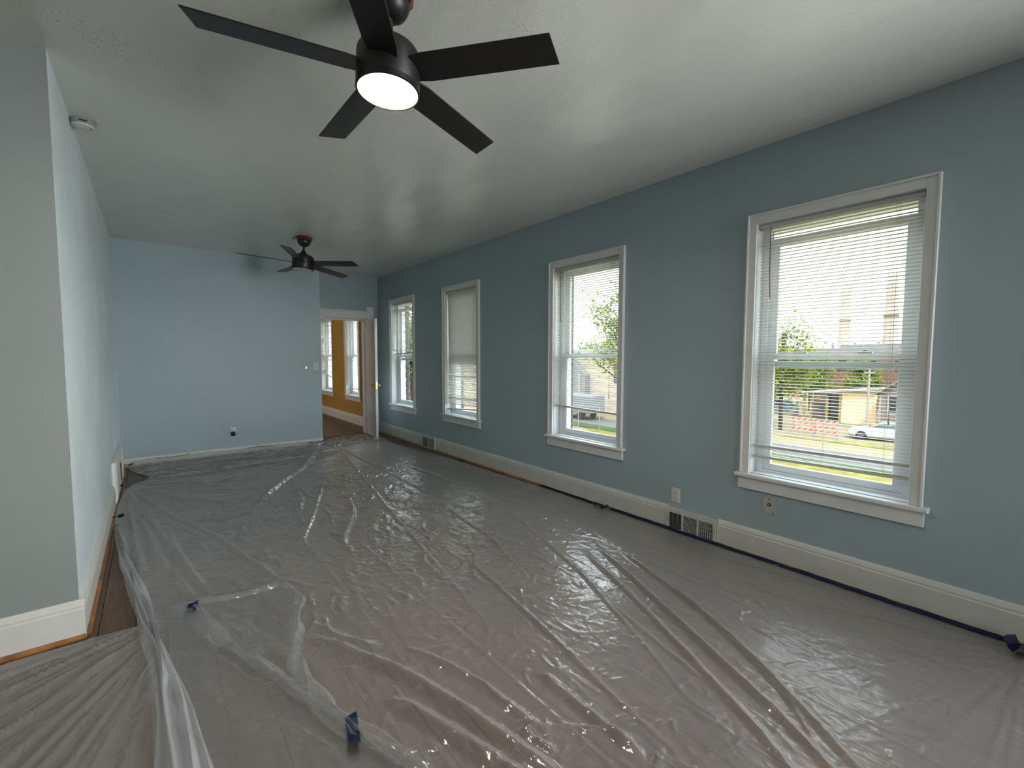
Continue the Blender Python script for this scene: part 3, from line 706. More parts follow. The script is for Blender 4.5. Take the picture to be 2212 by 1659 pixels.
LONG = dict(
 a=([(.64,4.491),(.999,5.16),(1.451,5.855),(1.893,6.837)],.05,.030), b=([(.747,3.323),(1.011,3.946),(1.445,5.071)],.03,.014), c=([(1.027,3.245),(1.344,3.849),(1.483,4.408)],.03,.018),
 c2=([(1.119,4.897),(1.077,4.463),(.947,4.169)],.04,.014), d=([(.174,4.513),(.389,4.406),(.688,4.452)],.05,.016), d2=([(.532,4.224),(.51,3.877)],.05,.018), d3=([(.566,3.617),(.575,3.415),(.607,3.213)],.04,.012),
 f1=([(-.247,6.035),(-.149,4.523),(-.079,3.457)],.045,.022), f2=([(-.247,6.035),(-.094,4.6),(.029,3.518),(.03,3.3)],.045,.022), f3=([(-.239,5.988),(-.008,4.409),(.129,3.599),(.205,3.123)],.045,.020),
 f4=([(-.239,5.988),(.06,4.883),(.349,4.006),(.475,3.406),(.629,2.715)],.04,.014), f5=([(-.24,6.029),(.21,5.248),(.575,4.816)],.05,.018), f6=([(-.146,6.123),(.248,6.031),(.541,5.528)],.06,.022),
 f7=([(.051,4.483),(.125,3.52),(.205,3.123)],.035,.016), f8=([(.045,3.667),(.142,3.014)],.03,.012),
 h1=([(.533,2.321),(.682,2.021),(.835,1.667),(.912,1.325),(.987,1.022),(1.02,.8)],.06,.026), h2=([(.68,1.692),(.754,1.51),(.826,1.29),(.889,1.101),(.93,.9)],.06,.024), h3=([(.582,2.431),(.705,2.089),(.848,1.93)],.04,.012),
 i1=([(.879,1.948),(1.02,1.59),(1.076,1.192),(1.087,1.078)],.035,.015), i2=([(1.643,2.553),(1.498,1.492),(1.421,1.091),(1.377,.706)],.025,.010), i3=([(1.278,1.418),(1.281,1.025),(1.279,.785)],.04,.016),
 j1=([(2.387,2.148),(2.1,1.43),(1.873,.975),(1.72,.669),(1.5,.3)],.035,.016), j2=([(2.529,2.138),(2.227,1.455),(1.972,.895),(1.83,.58),(1.6,.2)],.035,.018), j3=([(2.599,1.977),(2.35,1.29),(2.137,.843),(1.913,.513),(1.7,.2)],.035,.018),
 j4=([(2.21,2.096),(1.96,1.484),(1.848,1.076),(1.777,.802)],.02,.007),
 k1=([(3.165,4.483),(2.929,3.061),(2.599,1.977),(2.551,1.066),(2.283,.392)],.018,.005), k2=([(2.927,4.983),(2.485,3.083),(2.121,1.907),(1.793,1.164),(1.557,.697)],.022,.007),
 k3=([(2.926,6.545),(2.922,4.532),(2.748,2.871),(2.722,2.208)],.020,.006), k4=([(2.186,7.135),(2.163,4.268),(1.983,2.688),(1.724,1.797)],.025,.008), k5=([(2.413,6.954),(2.584,4.401),(2.564,3.182)],.02,.006),
 k6=([(2.184,6.907),(1.631,3.77),(1.407,2.405),(1.285,1.665)],.025,.009),
 l1=([(3.113,.043),(3.132,.368),(3.097,.889),(2.975,1.573)],.02,.006), l2=([(3.098,.043),(2.983,.436),(2.81,.918)],.02,.006), l3=([(3.05,.041),(2.655,.466),(2.508,.926)],.02,.006),
 l4=([(2.964,.052),(2.739,.314),(2.46,.46)],.02,.008), l5=([(2.732,.095),(2.744,.483),(2.823,1.184)],.015,.004),
 m1=([(.942,1.221),(1.144,1.137),(1.222,1.02),(1.374,.846)],.03,.014), m2=([(1.007,1.248),(1.047,1.086),(1.059,.983)],.03,.014), m3=([(2.137,.885),(1.985,.634),(1.818,.485),(1.73,.419)],.02,.008),
 n1=([(-.151,6.471),(.26,6.265),(1.025,6.348),(1.726,6.461)],.06,.024), n2=([(-.155,6.726),(.534,6.899),(1.325,6.782)],.06,.024), n3=([(.644,6.502),(.756,5.867),(.399,5.796)],.05,.02),
)
F1 = Field(-.32, 3.26, -1.3, 7.86, .0088)
# slow billows
F1.h += np.clip(smooth_noise(F1.X, F1.Y, .55, 1, .012), 0, 1)+np.clip(smooth_noise(F1.X*1.6, F1.Y*.8, .2, 2, .006), 0, 1)
for k, (nm, (pts, wd, a)) in enumerate(LONG.items()): F1.ridge(pts, wd*.8, a*1.3, 1.1, .012, k)
# factory fold lines of the rolled sheet, parallel to the room
for k, xx in enumerate((.25, .66, .85, 1.17, 1.62, 2.05, 2.45, 2.83)):
    F1.ridge([(xx+.02, 7.0 if xx > .5 else 4.5), (xx, 4.2), (xx-.01, 2), (xx, -1.1)], .011, .0045 if xx in (.85, 1.17) else .0028, 1.0, .003, 50+k)
g = np.random.default_rng(5)
def crumple(F, n, box, th0, ths, Lr, wr, ar, dens=None):
    for _ in range(n):
        x = g.uniform(box[0], box[1]); y = g.uniform(box[2], box[3])
        if dens is not None and g.random() > dens(x, y): continue
        F.stamp(x, y, th0+g.normal(0, ths), g.uniform(*Lr), g.uniform(*wr), g.uniform(*ar)*g.choice([1, 1, -.5]), g.normal(0, 2.5))
# short crinkles; across the folds near the viewer, calmer towards the right wall
calm = lambda x, y: min(1, max(.16, 1.35-.42*x+.05*y))
crumple(F1, 6200, (-.2, 3.2, .2, 7.3), R(-38), .55, (.025, .11), (.009, .016), (.002, .0065), calm)
crumple(F1, 1800, (.2, 2.7, .2, 6.2), R(40), .7, (.02, .07), (.008, .013), (.002, .006), calm)
crumple(F1, 700, (.2, 2.4, 2.2, 5.4), R(75), .35, (.05, .2), (.014, .03), (.004, .011), lambda x, y: .6)
crumple(F1, 300, (1.0, 3.1, .3, 7.0), R(98), .12, (.15, .5), (.009, .016), (.0015, .004))
crumple(F1, 260, (2.1, 2.95, 6.9, 7.75), 0, 1.5, (.04, .16), (.012, .03), (.008, .022))     # bunched at the doorway
crumple(F1, 500, (-.25, 2.0, 6.2, 7.2), 0, .35, (.06, .3), (.015, .04), (.004, .016))        # bunched along the far wall
for k in range(26):      # taut rays gathered at the tape by the near right corner
    a = R(97+k*3.6)+g.normal(0, .02); L = g.uniform(.5, 1.5)
    F1.ridge([(3.12, .02), (3.12+math.cos(a)*L*.5, .02+math.sin(a)*L*.5), (3.12+math.cos(a)*L, .02+math.sin(a)*L)], .010, .0035, 1.2, .004, 90+k)
for k in range(14):      # rays from the tape on the left wall
    a = R(-88+k*6.5)+g.normal(0, .03); L = g.uniform(.5, 1.6)
    F1.ridge([(-.22, 5.95), (-.22+math.cos(a)*L*.5, 5.95+math.sin(a)*L*.5), (-.22+math.cos(a)*L, 5.95+math.sin(a)*L)], .03, .010, 1.2, .008, 130+k)
F1.h = np.clip(F1.h, 0, .075)
# climbs on to the far baseboard and dips to the floor at the free edges
F1.h += np.clip((F1.Y-7.10)/.10, 0, 1)**1.5*.075*(F1.X < 2.02)
main_poly = [(-.278, 4.773), (-.25, 4.327), (-.2, 3.823), (-.156, 3.382), (-.097, 2.929), (-.063, 2.543), (-.047, 2.219), (-.043, 1.867), (-.05, 1.3), (-.06, -1.2),
             (3.185, -1.2), (3.20, .0), (3.205, 2.3), (3.20, 3.2), (3.165, 3.9), (3.150, 4.35), (3.135, 4.95), (3.10, 5.55), (3.03, 6.05), (2.992, 6.353), (2.968, 6.80), (3.03, 6.98), (3.04, 7.25),
             (2.90, 7.70), (2.60, 7.66), (2.45, 7.74), (2.28, 7.60), (2.08, 7.40), (2.03, 7.225), (1.5, 7.222), (.4, 7.222), (-.22, 7.215), (-.262, 7.12), (-.19, 6.85), (-.03, 6.44), (-.16, 6.30), (-.258, 6.03), (-.285, 5.5)]
sh = tag(empty('plastic_drop_sheet', (1.5, 3.5, 0)), 'huge clear plastic drop sheet covering most of the floor, crinkled and taped down', 'drop sheet')
o = link('sheet', F1.mesh('sheet', main_poly, M['sheet'], .006), sh, (-1.5, -3.5, 0))

# rolled, doubled-up edge along the left side (several layers)
def ribbon(name, left, right, nu, nv, hfun, m, parent, org, z=0):
    L = np.array(left); Rr = np.array(right)
    def samp(P, t):
        d = np.r_[0, np.cumsum(np.hypot(*np.diff(P, axis=0).T))]; d /= d[-1]
        Q = np.c_[np.interp(t, d, P[:, 0]), np.interp(t, d, P[:, 1])]
        k = np.ones(9)/9
        for c in (0, 1): Q[:, c] = np.convolve(np.pad(Q[:, c], 4, mode='edge'), k, 'valid')
        return Q
    t = np.linspace(0, 1, nu); A = samp(L, t); B = samp(Rr, t); v = np.linspace(0, 1, nv)
    V = []; F = []
    for i in range(nu):
        for j in range(nv):
            p = A[i]*(1-v[j])+B[i]*v[j]; dx, h = hfun(t[i], v[j]); V.append((p[0]+dx-org[0], p[1]-org[1], h+z))
    for i in range(nu-1):
        for j in range(nv-1): F.append((i*nv+j, (i+1)*nv+j, (i+1)*nv+j+1, i*nv+j+1))
    mb = MB(); mb.v = V; mb.f = F; me = mb.mesh(name, m, smooth=False); me.shade_smooth()
    return link(name, me, parent)
bl = [(-.277, 4.747), (-.2, 3.823), (-.097, 2.929), (-.056, 2.499), (-.044, 2.157), (-.039, 1.855), (-.05, 1.3), (-.06, .6)]
br = [(-.254, 4.729), (-.13, 3.836), (-.02, 2.854), (.050, 2.265), (.088, 1.94), (.124, 1.722), (.19, 1.3), (.26, .6)]
def fold1(t, v):
    env = math.sin(math.pi*min(1, v*1.0))**.5 if 0 < v < 1 else 0
    n = 1-abs(math.sin(v*5.5+1.6*math.sin(t*7)+t*4))
    return (.010*math.sin(t*23+v*6), (.006+.045*env*n*min(1, t*5+.2)+.006*math.sin(t*40+v*14)*env)+.006)
def fold2(t, v):
    env = math.sin(math.pi*v) if 0 < v < 1 else 0
    n = 1-abs(math.sin(v*4+1.3*math.sin(t*9+1)+t*6+2))
    return (.008*math.sin(t*17+v*3), .012+.048*env*n*min(1, t*5+.2)+.005*math.sin(t*55-v*9)*env)
ribbon('folded_edge', bl, br, 260, 40, fold1, M['sheet_fold'], sh, (1.5, 3.5))
ml = [(a[0]*.7+b[0]*.3, a[1]) for a, b in zip(bl, br)]
mr_ = [(a[0]*.25+b[0]*.75, a[1]) for a, b in zip(bl, br)]
ribbon('folded_edge', ml, mr_, 260, 26, fold2, M['sheet_fold'], sh, (1.5, 3.5), .008)

M['sheet_gather'] = sheet_mat('clear_polythene_gathered', .26, (.86, .88, .90, 1), .16, 1.2)
def gather(t, v):
    e = math.sin(math.pi*v)**.7 if 0 < v < 1 else 0
    q = 1-abs(math.sin(v*7+4*math.sin(t*11)+t*29)); q2 = 1-abs(math.sin(t*63+5*math.sin(v*5+t*17)))
    return (.012*math.sin(t*41+v*7), .012+.030*e*q+.022*e*q2)
ribbon('gathered_edge', [(-.22, 7.205), (.4, 7.210), (1.2, 7.210), (2.0, 7.212)], [(-.05, 6.86), (.4, 6.93), (1.2, 6.99), (2.0, 7.10)], 300, 26, gather, M['sheet_gather'], sh, (1.5, 3.5), .004)
ribbon('gathered_edge', [(2.06, 7.37), (2.28, 7.57), (2.45, 7.70), (2.62, 7.64), (2.86, 7.68)], [(2.05, 7.14), (2.30, 7.20), (2.5, 7.25), (2.65, 7.25), (2.84, 7.20)], 160, 40, gather, M['sheet_gather'], sh, (1.5, 3.5), .008)

# loose second layer laid over the near left part
F2 = Field(-.04, 1.0, -.6, 3.1, .0125)
F2.h += np.clip(smooth_noise(F2.X, F2.Y, .3, 11, .02), 0, 1)
for k, (pts, wd, a) in enumerate([
    ([(.115, 2.985), (.262, 2.895), (.44, 2.862), (.541, 2.872)], .045, .03), ([(.122, 2.97), (.305, 2.554), (.471, 2.151), (.552, 2.006)], .03, .016),
    ([(.155, 2.887), (.218, 2.483), (.321, 2.156), (.414, 1.908), (.531, 1.593), (.599, 1.379), (.66, 1.15), (.76, .8)], .05, .038), ([(.04, 3.03), (.162, 2.719), (.272, 2.312), (.36, 2.02)], .045, .028),
    ([(.59, 2.6), (.555, 2.446), (.49, 2.214), (.465, 2.072), (.48, 1.785)], .05, .030), ([(.30, 2.7), (.36, 2.4), (.33, 2.2)], .03, .012), ([(.12, 2.3), (.2, 2.0), (.3, 1.7)], .03, .012), ([(.25, 1.9), (.42, 1.6), (.5, 1.3)], .03, .014)]):
    F2.ridge(pts, wd, a, 1.15, .01, 200+k)
crumple(F2, 900, (0, .9, .4, 3.0), R(-30), .7, (.025, .10), (.009, .018), (.002, .008))
F2.h = np.clip(F2.h, 0, .06)
flap_poly = [(.02, 3.02), (.089, 3.02), (.305, 2.895), (.493, 2.90), (.552, 2.886), (.605, 2.62), (.563, 2.446), (.496, 2.214), (.472, 2.072), (.488, 1.785), (.521, 1.563), (.558, 1.482), (.66, 1.328), (.80, .9), (.9, -.5), (.10, -.5), (.05, .8), (.045, 1.7), (.02, 2.3)]
fp = tag(empty('plastic_sheet_flap', (.4, 2, 0)), 'loose whitish second layer of plastic over the big sheet, held by two tape tabs', 'drop sheet')
link('sheet', F2.mesh('sheet', flap_poly, M['sheet_flap'], .024), fp, (-.4, -2, 0))

def hem(t, v):
    e = math.sin(math.pi*v) if 0 < v < 1 else 0
    return (.010*math.sin(t*23+v*5)+.016*(v-.5)*math.sin(t*37+1), .004+.026*e*(1-abs(math.sin(t*17+5*v)))+.010*e*(1-abs(math.sin(t*61-v*8))))
M['sheet_hem'] = sheet_mat('clear_polythene_hem', .17, (.86, .88, .90, 1), .18, .8)
hl = [(.545, 2.87), (.585, 2.62), (.525, 2.446), (.455, 2.214), (.425, 2.072), (.43, 1.80), (.46, 1.60), (.53, 1.45), (.60, 1.30)]
hr_ = [(.60, 2.87), (.625, 2.62), (.575, 2.446), (.510, 2.214), (.490, 2.072), (.50, 1.785), (.535, 1.563), (.58, 1.47), (.67, 1.32)]
ribbon('hem', hl, hr_, 160, 14, hem, M['sheet_hem'], fp, (.4, 2), .03)
hl = [(.10, 2.97), (.26, 2.87), (.44, 2.84), (.56, 2.85)]; hr_ = [(.11, 3.01), (.27, 2.925), (.45, 2.90), (.58, 2.90)]
ribbon('hem', hl, hr_, 60, 12, hem, M['sheet_hem'], fp, (.4, 2), .03)
hl = [(.135, 2.92), (.185, 2.483), (.290, 2.156), (.385, 1.908), (.500, 1.60), (.575, 1.379), (.66, 1.1), (.74, .8)]; hr_ = [(.155, 2.92), (.245, 2.483), (.345, 2.156), (.438, 1.908), (.550, 1.62), (.618, 1.40), (.70, 1.12), (.80, .8)]
ribbon('hem', hl, hr_, 200, 14, hem, M['sheet_hem'], fp, (.4, 2), .036)

# the other sheet, stretched across the hall floor at lower left
F3 = Field(-2.4, .05, -.8, 3.0, .0125)
def rays(F, c, a0, a1, n, L, wd, amp, seed):
    g2 = np.random.default_rng(seed)
    for k in range(n):
        a = R(a0+(a1-a0)*k/n)+g2.normal(0, .02); l = g2.uniform(*L); s0 = g2.uniform(0, .3)
        F.ridge([(c[0]+math.cos(a)*s0, c[1]+math.sin(a)*s0), (c[0]+math.cos(a)*(s0+l)*.55, c[1]+math.sin(a)*(s0+l)*.55), (c[0]+math.cos(a)*(s0+l), c[1]+math.sin(a)*(s0+l))], wd*g2.uniform(.7, 1.4), amp*g2.uniform(.5, 1.4), 1.1, .008, seed+k)
rays(F3, (.10, 2.95), 186, 262, 60, (.5, 2.0), .014, .010, 300)
F3.h += np.clip(smooth_noise(F3.X, F3.Y, .35, 21, .008), 0, 1)
crumple(F3, 500, (-1.5, .0, .6, 2.9), R(215), .2, (.05, .3), (.008, .016), (.0015, .004))
F3.h = np.clip(F3.h, 0, .04)
near_poly = [(-.02, 2.935), (-.094, 2.932), (-.266, 2.950), (-.569, 2.950), (-1.2, 2.955), (-2.3, 2.955), (-2.3, -.7), (-.0, -.7), (.0, 1.5)]
ns = tag(empty('hall_drop_sheet', (-1, 1.5, 0)), 'second clear plastic sheet pulled taut across the floor at the lower left corner', 'drop sheet')
link('sheet', F3.mesh('sheet', near_poly, M['sheet_near'], .002), ns, (1, -1.5, 0))

# ---- blue painter's tape
def tape_strip(y0, y1, label, x=W-.043, w_=.024, up_=.012, seed=0):
    g3 = random.Random(seed); n = max(6, int((y1-y0)/.05)); t = tag(empty('tape_strip', (x, (y0+y1)/2, 0)), label, 'tape'); V = []; F = []
    yc = (y0+y1)/2
    for i in range(n+1):
        y = y0+(y1-y0)*i/n-yc; j = g3.uniform(-.003, .003)
        V += [(-w_+j, y, .012), (-.004, y, .014), (0.001, y, .016+up_*.4), (.001, y, .014+up_+j)]
    for i in range(n):
        for k in range(3): F.append((i*4+k, i*4+k+1, i*4+4+k+1, i*4+4+k))
    mb = MB(); mb.v = V; mb.f = F; me = mb.mesh('tape', M['tape']); link('tape', me, t); return t
tape_strip(.06, 2.50, 'long strip of dark blue tape along the right baseboard, foreground stretch', seed=1)
tape_strip(2.60, 3.45, 'thin run of dark blue tape along the right baseboard before the second window', w_=.020, seed=2)
def tape_tab(x, y, z, a, l, w_, label, tilt=0, n=5, wav=.006, name='tape_tab'):
    t = tag(empty(name, (x, y, z)), label, 'tape'); t.rotation_euler = (tilt, 0, a); g3 = random.Random(int(x*1000)); V = []; F = []
    for i in range(n+1):
        for k in range(3): V.append((-l/2+l*i/n, -w_/2+w_*k/2+g3.uniform(-.002, .002), wav*math.sin(i*1.7+k)+g3.uniform(0, wav*.5)))
    for i in range(n):
        for k in range(2): F.append((i*3+k, i*3+k+1, i*3+4+k, i*3+3+k))
    mb = MB(); mb.v = V; mb.f = F; me = mb.mesh('tape', M['tape']); o = link('tape', me, t)
    md = o.modifiers.new('s', 'SOLIDIFY'); md.thickness = .0012
    return t
tape_tab(.520, 1.55, .048, R(77), .135, .042, 'blue tape tab in the foreground holding the loose plastic layer')
tape_tab(.125, 2.90, .034, R(80), .12, .046, 'blue tape tab seen through the plastic where the layers meet at left')
tape_tab(3.145, 2.56, .035, R(100), .13, .06, 'crumpled lump of dark blue tape by the right baseboard below the second window', wav=.016)
tape_tab(3.125, 4.89, .030, R(95), .10, .035, 'small dark tape knot on the sheet edge before the far vent', wav=.010)
tape_tab(3.110, .02, .040, R(60), .15, .10, 'wad of dark blue tape at the right edge of the picture', wav=.022, n=8)
tape_tab(-.262, 4.93, .045, R(20), .075, .05, 'dark blue tape scrap pinning the sheet corner to the left baseboard', wav=.012, n=4)
tape_tab(-.285, 6.08, .045, R(80), .09, .03, 'tiny dark tape piece where the sheet gathers at the left wall', wav=.008, n=4)
tape_tab(-.262, 7.19, .05, R(10), .11, .05, 'dark tape scrap in the far left floor corner', wav=.012, n=4)
tape_tab(1.985, 7.215, .065, R(8), .26, .055, 'dark blue tape strip at the wall end beside the doorway', wav=.008)
tape_tab(1.20, 7.208, .090, R(1), .36, .018, 'thin blue tape line on the far baseboard, right of the plug-in device', wav=.002)
tape_tab(.18, 7.208, .088, R(1), .34, .018, 'thin blue tape line on the far baseboard near the left corner', wav=.002)

# ================================================================== OUTSIDE
M['grass'] = mat('dry_yellow_grass', dk((.56, .50, .10)), .9, .1, noise=(1.2, .3, 6))
M['grass2'] = mat('mown_green_grass', dk((.16, .25, .08)), .9, .1, noise=(.8, .3, 6))
M['road'] = mat('pale_asphalt', dk((.36, .35, .36)), .9, .2, noise=(.6, .06, 5))
M['dirt'] = mat('pale_concrete_yard', dk((.70, .58, .36)), .9, .1, noise=(.3, .10, 5))
M['pink'] = mat('tan_pink_siding', dk((.55, .42, .36)), .8, .2, noise=(.6, .05, 3))
M['roofp'] = mat('pale_pink_shingle', dk((.62, .52, .47)), .85, .1, noise=(3, .1, 4))
M['redbrick'] = mat('faded_red_brick', dk((.55, .30, .19)), .85, .1, noise=(.5, .15, 4))
M['stack'] = mat('faded_red_stack', (.30, .20, .17), .85, .1, noise=(.12, .15, 3))
M['stackw'] = mat('pale_stack_band', (.32, .27, .25), .85, .1)
M['white'] = mat('outdoor_white', dk((.80, .80, .78)), .5, .4)
M['carw'] = mat('white_car_paint', (.24, .24, .25), .2, .6)
M['carb'] = mat('blue_car_paint', dk((.10, .18, .5)), .2, .6)
M['tyre'] = mat('tyre_rubber', dk((.03, .03, .03)), .8)
M['carglass'] = mat('dark_car_glass', dk((.05, .06, .07)), .08, .6)
M['wheel'] = mat('alloy_wheel', dk((.6, .6, .6)), .3, .5, .8)
M['yellow'] = mat('yellow_painted_post', dk((.72, .56, .16)), .6)
M['redtent'] = mat('red_awning_cloth', dk((.75, .10, .06)), .7)
M['winglass'] = mat('dark_house_glass', dk((.06, .07, .08)), .15, .6)
M['bark'] = mat('tree_bark', dk((.14, .10, .07)), .9, .1, noise=(9, .3, 4))
M['factory'] = mat('hazy_works_wall', dk((.55, .56, .60)), .9, .1)
M['tanbrick'] = brick_mat('tan_brick', dk((.58, .44, .33)), (.62, .55, .45), 1, 'x')
M['tanbrick_y'] = brick_mat('peach_brick', dk((.62, .42, .30)), (.66, .56, .44), 1, 'y')
M['steel'] = mat('galvanised_post', dk((.70, .70, .68)), .5, .5)
def leaf_mat(nm, a, b):
    m = bpy.data.materials.new(nm); m.use_nodes = True; n = m.node_tree.nodes; l = m.node_tree.links; n.clear()
    o = n.new('ShaderNodeOutputMaterial'); d = n.new('ShaderNodeBsdfDiffuse'); t = n.new('ShaderNodeBsdfTranslucent'); x = n.new('ShaderNodeMixShader'); x.inputs[0].default_value = .4
    tc_ = n.new('ShaderNodeTexCoord'); nz = n.new('ShaderNodeTexNoise'); nz.inputs['Scale'].default_value = .9; r = n.new('ShaderNodeValToRGB')
    r.color_ramp.elements[0].position = .35; r.color_ramp.elements[1].position = .65; r.color_ramp.elements[0].color = a; r.color_ramp.elements[1].color = b
    l.new(tc_.outputs['Object'], nz.inputs['Vector']); l.new(nz.outputs['Fac'], r.inputs[0]); l.new(r.outputs[0], d.inputs[0]); l.new(r.outputs[0], t.inputs[0])
    l.new(d.outputs[0], x.inputs[1]); l.new(t.outputs[0], x.inputs[2]); l.new(x.outputs[0], o.inputs[0]); return m
M['leaf'] = leaf_mat('spring_leaves', (.065, .10, .02, 1), (.20, .22, .04, 1))
M['leafd'] = leaf_mat('deep_leaves', (.03, .06, .02, 1), (.07, .11, .035, 1))

struct(MB().box(-60, 420, -200, 420, GZ-.3, GZ).build('ground', M['dirt']))
struct(MB().box(3.7, 27.8, -40, 24.4, GZ-.05, GZ+.03).box(27.8, 29.2, -40, 24.9, GZ-.05, GZ+.03).build('lawn_near', M['grass']))
struct(MB().box(29.2, 31.0, -40, 60, GZ-.05, GZ+.045).build('lawn_verge', M['grass2']))
struct(MB().box(31.0, 34.9, -60, 90, GZ-.05, GZ+.01).build('road', M['road']))
struct(MB().poly([(38.0, 4, GZ), (40.2, 4, GZ), (39.4, 9.5, GZ), (38.2, 13.5, GZ)], (0, 0, .04)).build('lawn_island', M['grass']))

def tree(x, y, h, r, n, label, lm, crown_lo=.25, seed=0, leaf=.16):
    g4 = np.random.default_rng(seed); t = tag(empty('leafy_tree', (x, y, GZ)), label, 'tree')
    MB().tube([(0, 0, 0), (.05, .05, h*.3), (-.05, .1, h*.55), (.1, 0, h*.85)], .16, 8).build('trunk', M['bark'], t, smooth=True)
    bmb = MB()
    for k in range(9):
        a = k*2.4; z = h*(.3+.05*k); bmb.tube([(0, 0, z), (math.cos(a)*r*.4, math.sin(a)*r*.4, z+h*.08), (math.cos(a)*r*.8, math.sin(a)*r*.8, z+h*.15)], .045, 5)
    bmb.build('branches', M['bark'], t)['kind'] = 'stuff'
    nc = 26; C = g4.normal(0, 1, (nc, 3)); C /= np.linalg.norm(C, axis=1)[:, None]; C *= (g4.random((nc, 1))**.45)
    C = C*[r*.8, r*.8, h*(1-crown_lo)/2*.85]+[0, 0, h*(crown_lo+(1-crown_lo)/2)]
    ci = g4.integers(0, nc, n); P = C[ci]+g4.normal(0, 1, (n, 3))*r*.20
    A = g4.normal(0, 1, (n, 3)); A /= np.linalg.norm(A, axis=1)[:, None]; B = np.cross(A, g4.normal(0, 1, (n, 3))); B /= np.linalg.norm(B, axis=1)[:, None]
    s = leaf*g4.uniform(.6, 1.4, (n, 1))
    V = np.stack([P-A*s, P+B*s*.5, P+A*s, P-B*s*.5], 1).reshape(-1, 3); F = np.arange(4*n).reshape(-1, 4)
    me = bpy.data.meshes.new('foliage'); me.from_pydata(V.tolist(), [], F.tolist()); me.materials.append(lm)
    link('foliage', me, t)['kind'] = 'stuff'
    return t
tree(41.5, 14.6, 9.8, 3.0, 5200, 'yellow-green tree left of the smokestacks, seen in the largest window', M['leaf'], .2, 1)
tree(58.5, 17.6, 7.4, 2.6, 4200, 'broad tree behind the barricades in the largest window', M['leaf'], .12, 2, .2)
tree(64, 25.5, 7.4, 4.0, 3500, 'dark green tree at the far left behind the parked blue car', M['leafd'], .05, 3, .2)
tree(62.5, 12.6+1.2, 6.6, 2.0, 2500, 'tree rising behind the shed in front of the red brick works', M['leaf'], .1, 4, .2)
tree(24.2, 17.6, 11.6, 2.6, 5200, 'bright yellow-green tree seen in the second nearest window', M['leaf'], .35, 5, .13)
tree(60, 50, 9.0, 5.0, 2600, 'distant tree line at the horizon of the second nearest window', M['leaf'], .2, 6, .3)
tree(12.6, 25.2, 10.2, 2.2, 3600, 'tree seen high in the half raised blind window', M['leaf'], .45, 7, .14)

def smokestack(x, y, top, rb, rt_, label):
    t = tag(empty('smokestack', (x, y, GZ)), label, 'smokestack', 'smokestacks on the horizon')
    hh = top-GZ; n = 7
    MB().lathe([(rb, 0), (rb+(rt_-rb)*.5, hh*.5), (rt_, hh)], 24).build('shaft', M['stack'], t, smooth=True)
    MB().lathe([(rt_*1.08, hh-5), (rt_*1.10, hh)], 24).build('cap', M['stackw'], t, smooth=True)
    MB().lathe([(rb+(rt_-rb)*.55+.3, hh*.55), (rb+(rt_-rb)*.55+.3, hh*.55+1.2)], 24).build('gallery', M['redbrick'], t)
smokestack(290.8, 72.9, 41.3, 2.9, 1.9, 'left of the two tall pink smokestacks beyond the largest window')
smokestack(294.9, 54.4, 43.5, 3.4, 2.3, 'right of the two tall orange smokestacks beyond the largest window')
wk = tag(empty('factory_building', (262, 75, GZ)), 'long pale hazy factory on the horizon behind the smokestacks', 'building')
MB().box(0, 12, -45, 12, 0, 10.6).build('wall', M['factory'], wk); MB().box(0, 10, -30, -8, 10.6, 12.4).build('roof_monitor', M['factory'], wk)
for k in range(6): MB().lathe([(.6, 10.6), (.5, 13.5)], 8, (3, -40+k*9, 0)).build('vent_stack', M['factory'], wk)

rb = tag(empty('brick_works', (66, 12, GZ)), 'faded orange brick works behind the pink house', 'building')
MB().box(0, 10, -9, 7.5, 0, 6.6).build('wall', M['redbrick'], rb)
MB().box(-.3, 10.3, -9.3, 7.8, 6.6, 7.0).build('parapet', M['roofp'], rb)
for k in range(5): MB().box(-.06, 0, -7+k*2.8, -6+k*2.8, 4.6, 5.8).build('window', M['winglass'], rb)

hs = tag(empty('pink_house', (47.5, 6.2, GZ)), 'pink-tan house with a pale gabled roof behind the white car', 'house')
hw, hd_, he, hp = 6.2, 6.0, 3.2, 5.6       # width along y, depth along x
b = MB().poly([(0, -hw/2, 0), (0, hw/2, 0), (0, hw/2, he), (0, 0, hp), (0, -hw/2, he)], (hd_, 0, 0)); b.build('wall', M['pink'], hs)
for s in (1, -1):
    MB().poly([(-.45, s*(hw/2+.35), he-.30), (-.45, 0, hp+.03), (-.45, 0, hp+.20), (-.45, s*(hw/2+.35), he-.13)], (hd_+.9, 0, 0)).build('roof_slope', M['roofp'], hs)
MB().box(-.06, 0, -2.6, -1.5, 1.1, 2.7).build('window_trim', M['white'], hs)
wf = MB().box(-.09, -.06, -2.48, -1.62, 1.2, 2.6).build('window', M['winglass'], hs); MB().box(-.11, -.09, -2.48, -1.62, 1.86, 1.94).build('window_rail', M['white'], wf)
MB().box(-.06, 0, 1.7, 2.5, 1.5, 3.1).build('window_trim', M['white'], hs); MB().box(-.09, -.06, 1.85, 2.35, 1.65, 2.95).build('window', M['winglass'], hs)
MB().box(-.08, 0, 2.9, 3.05, 0, 3.0).build('corner_board', M['white'], hs)
sd_ = tag(empty('open_shed', (50.5, 13.2, GZ)), 'open-sided shed with a sloping white roof and yellow posts', 'shed')
MB().poly([(-.5, -3.4, 3.25), (-.5, 3.0, 2.55), (-.5, 3.0, 2.67), (-.5, -3.4, 3.40)], (4, 0, 0)).build('roof', M['white'], sd_)
for yy in (-.5, .55, 2.5, 1.9): MB().box(-.1, .1, yy-.1, yy+.1, 0, 2.9-.11*yy).build('post', M['yellow'], sd_)
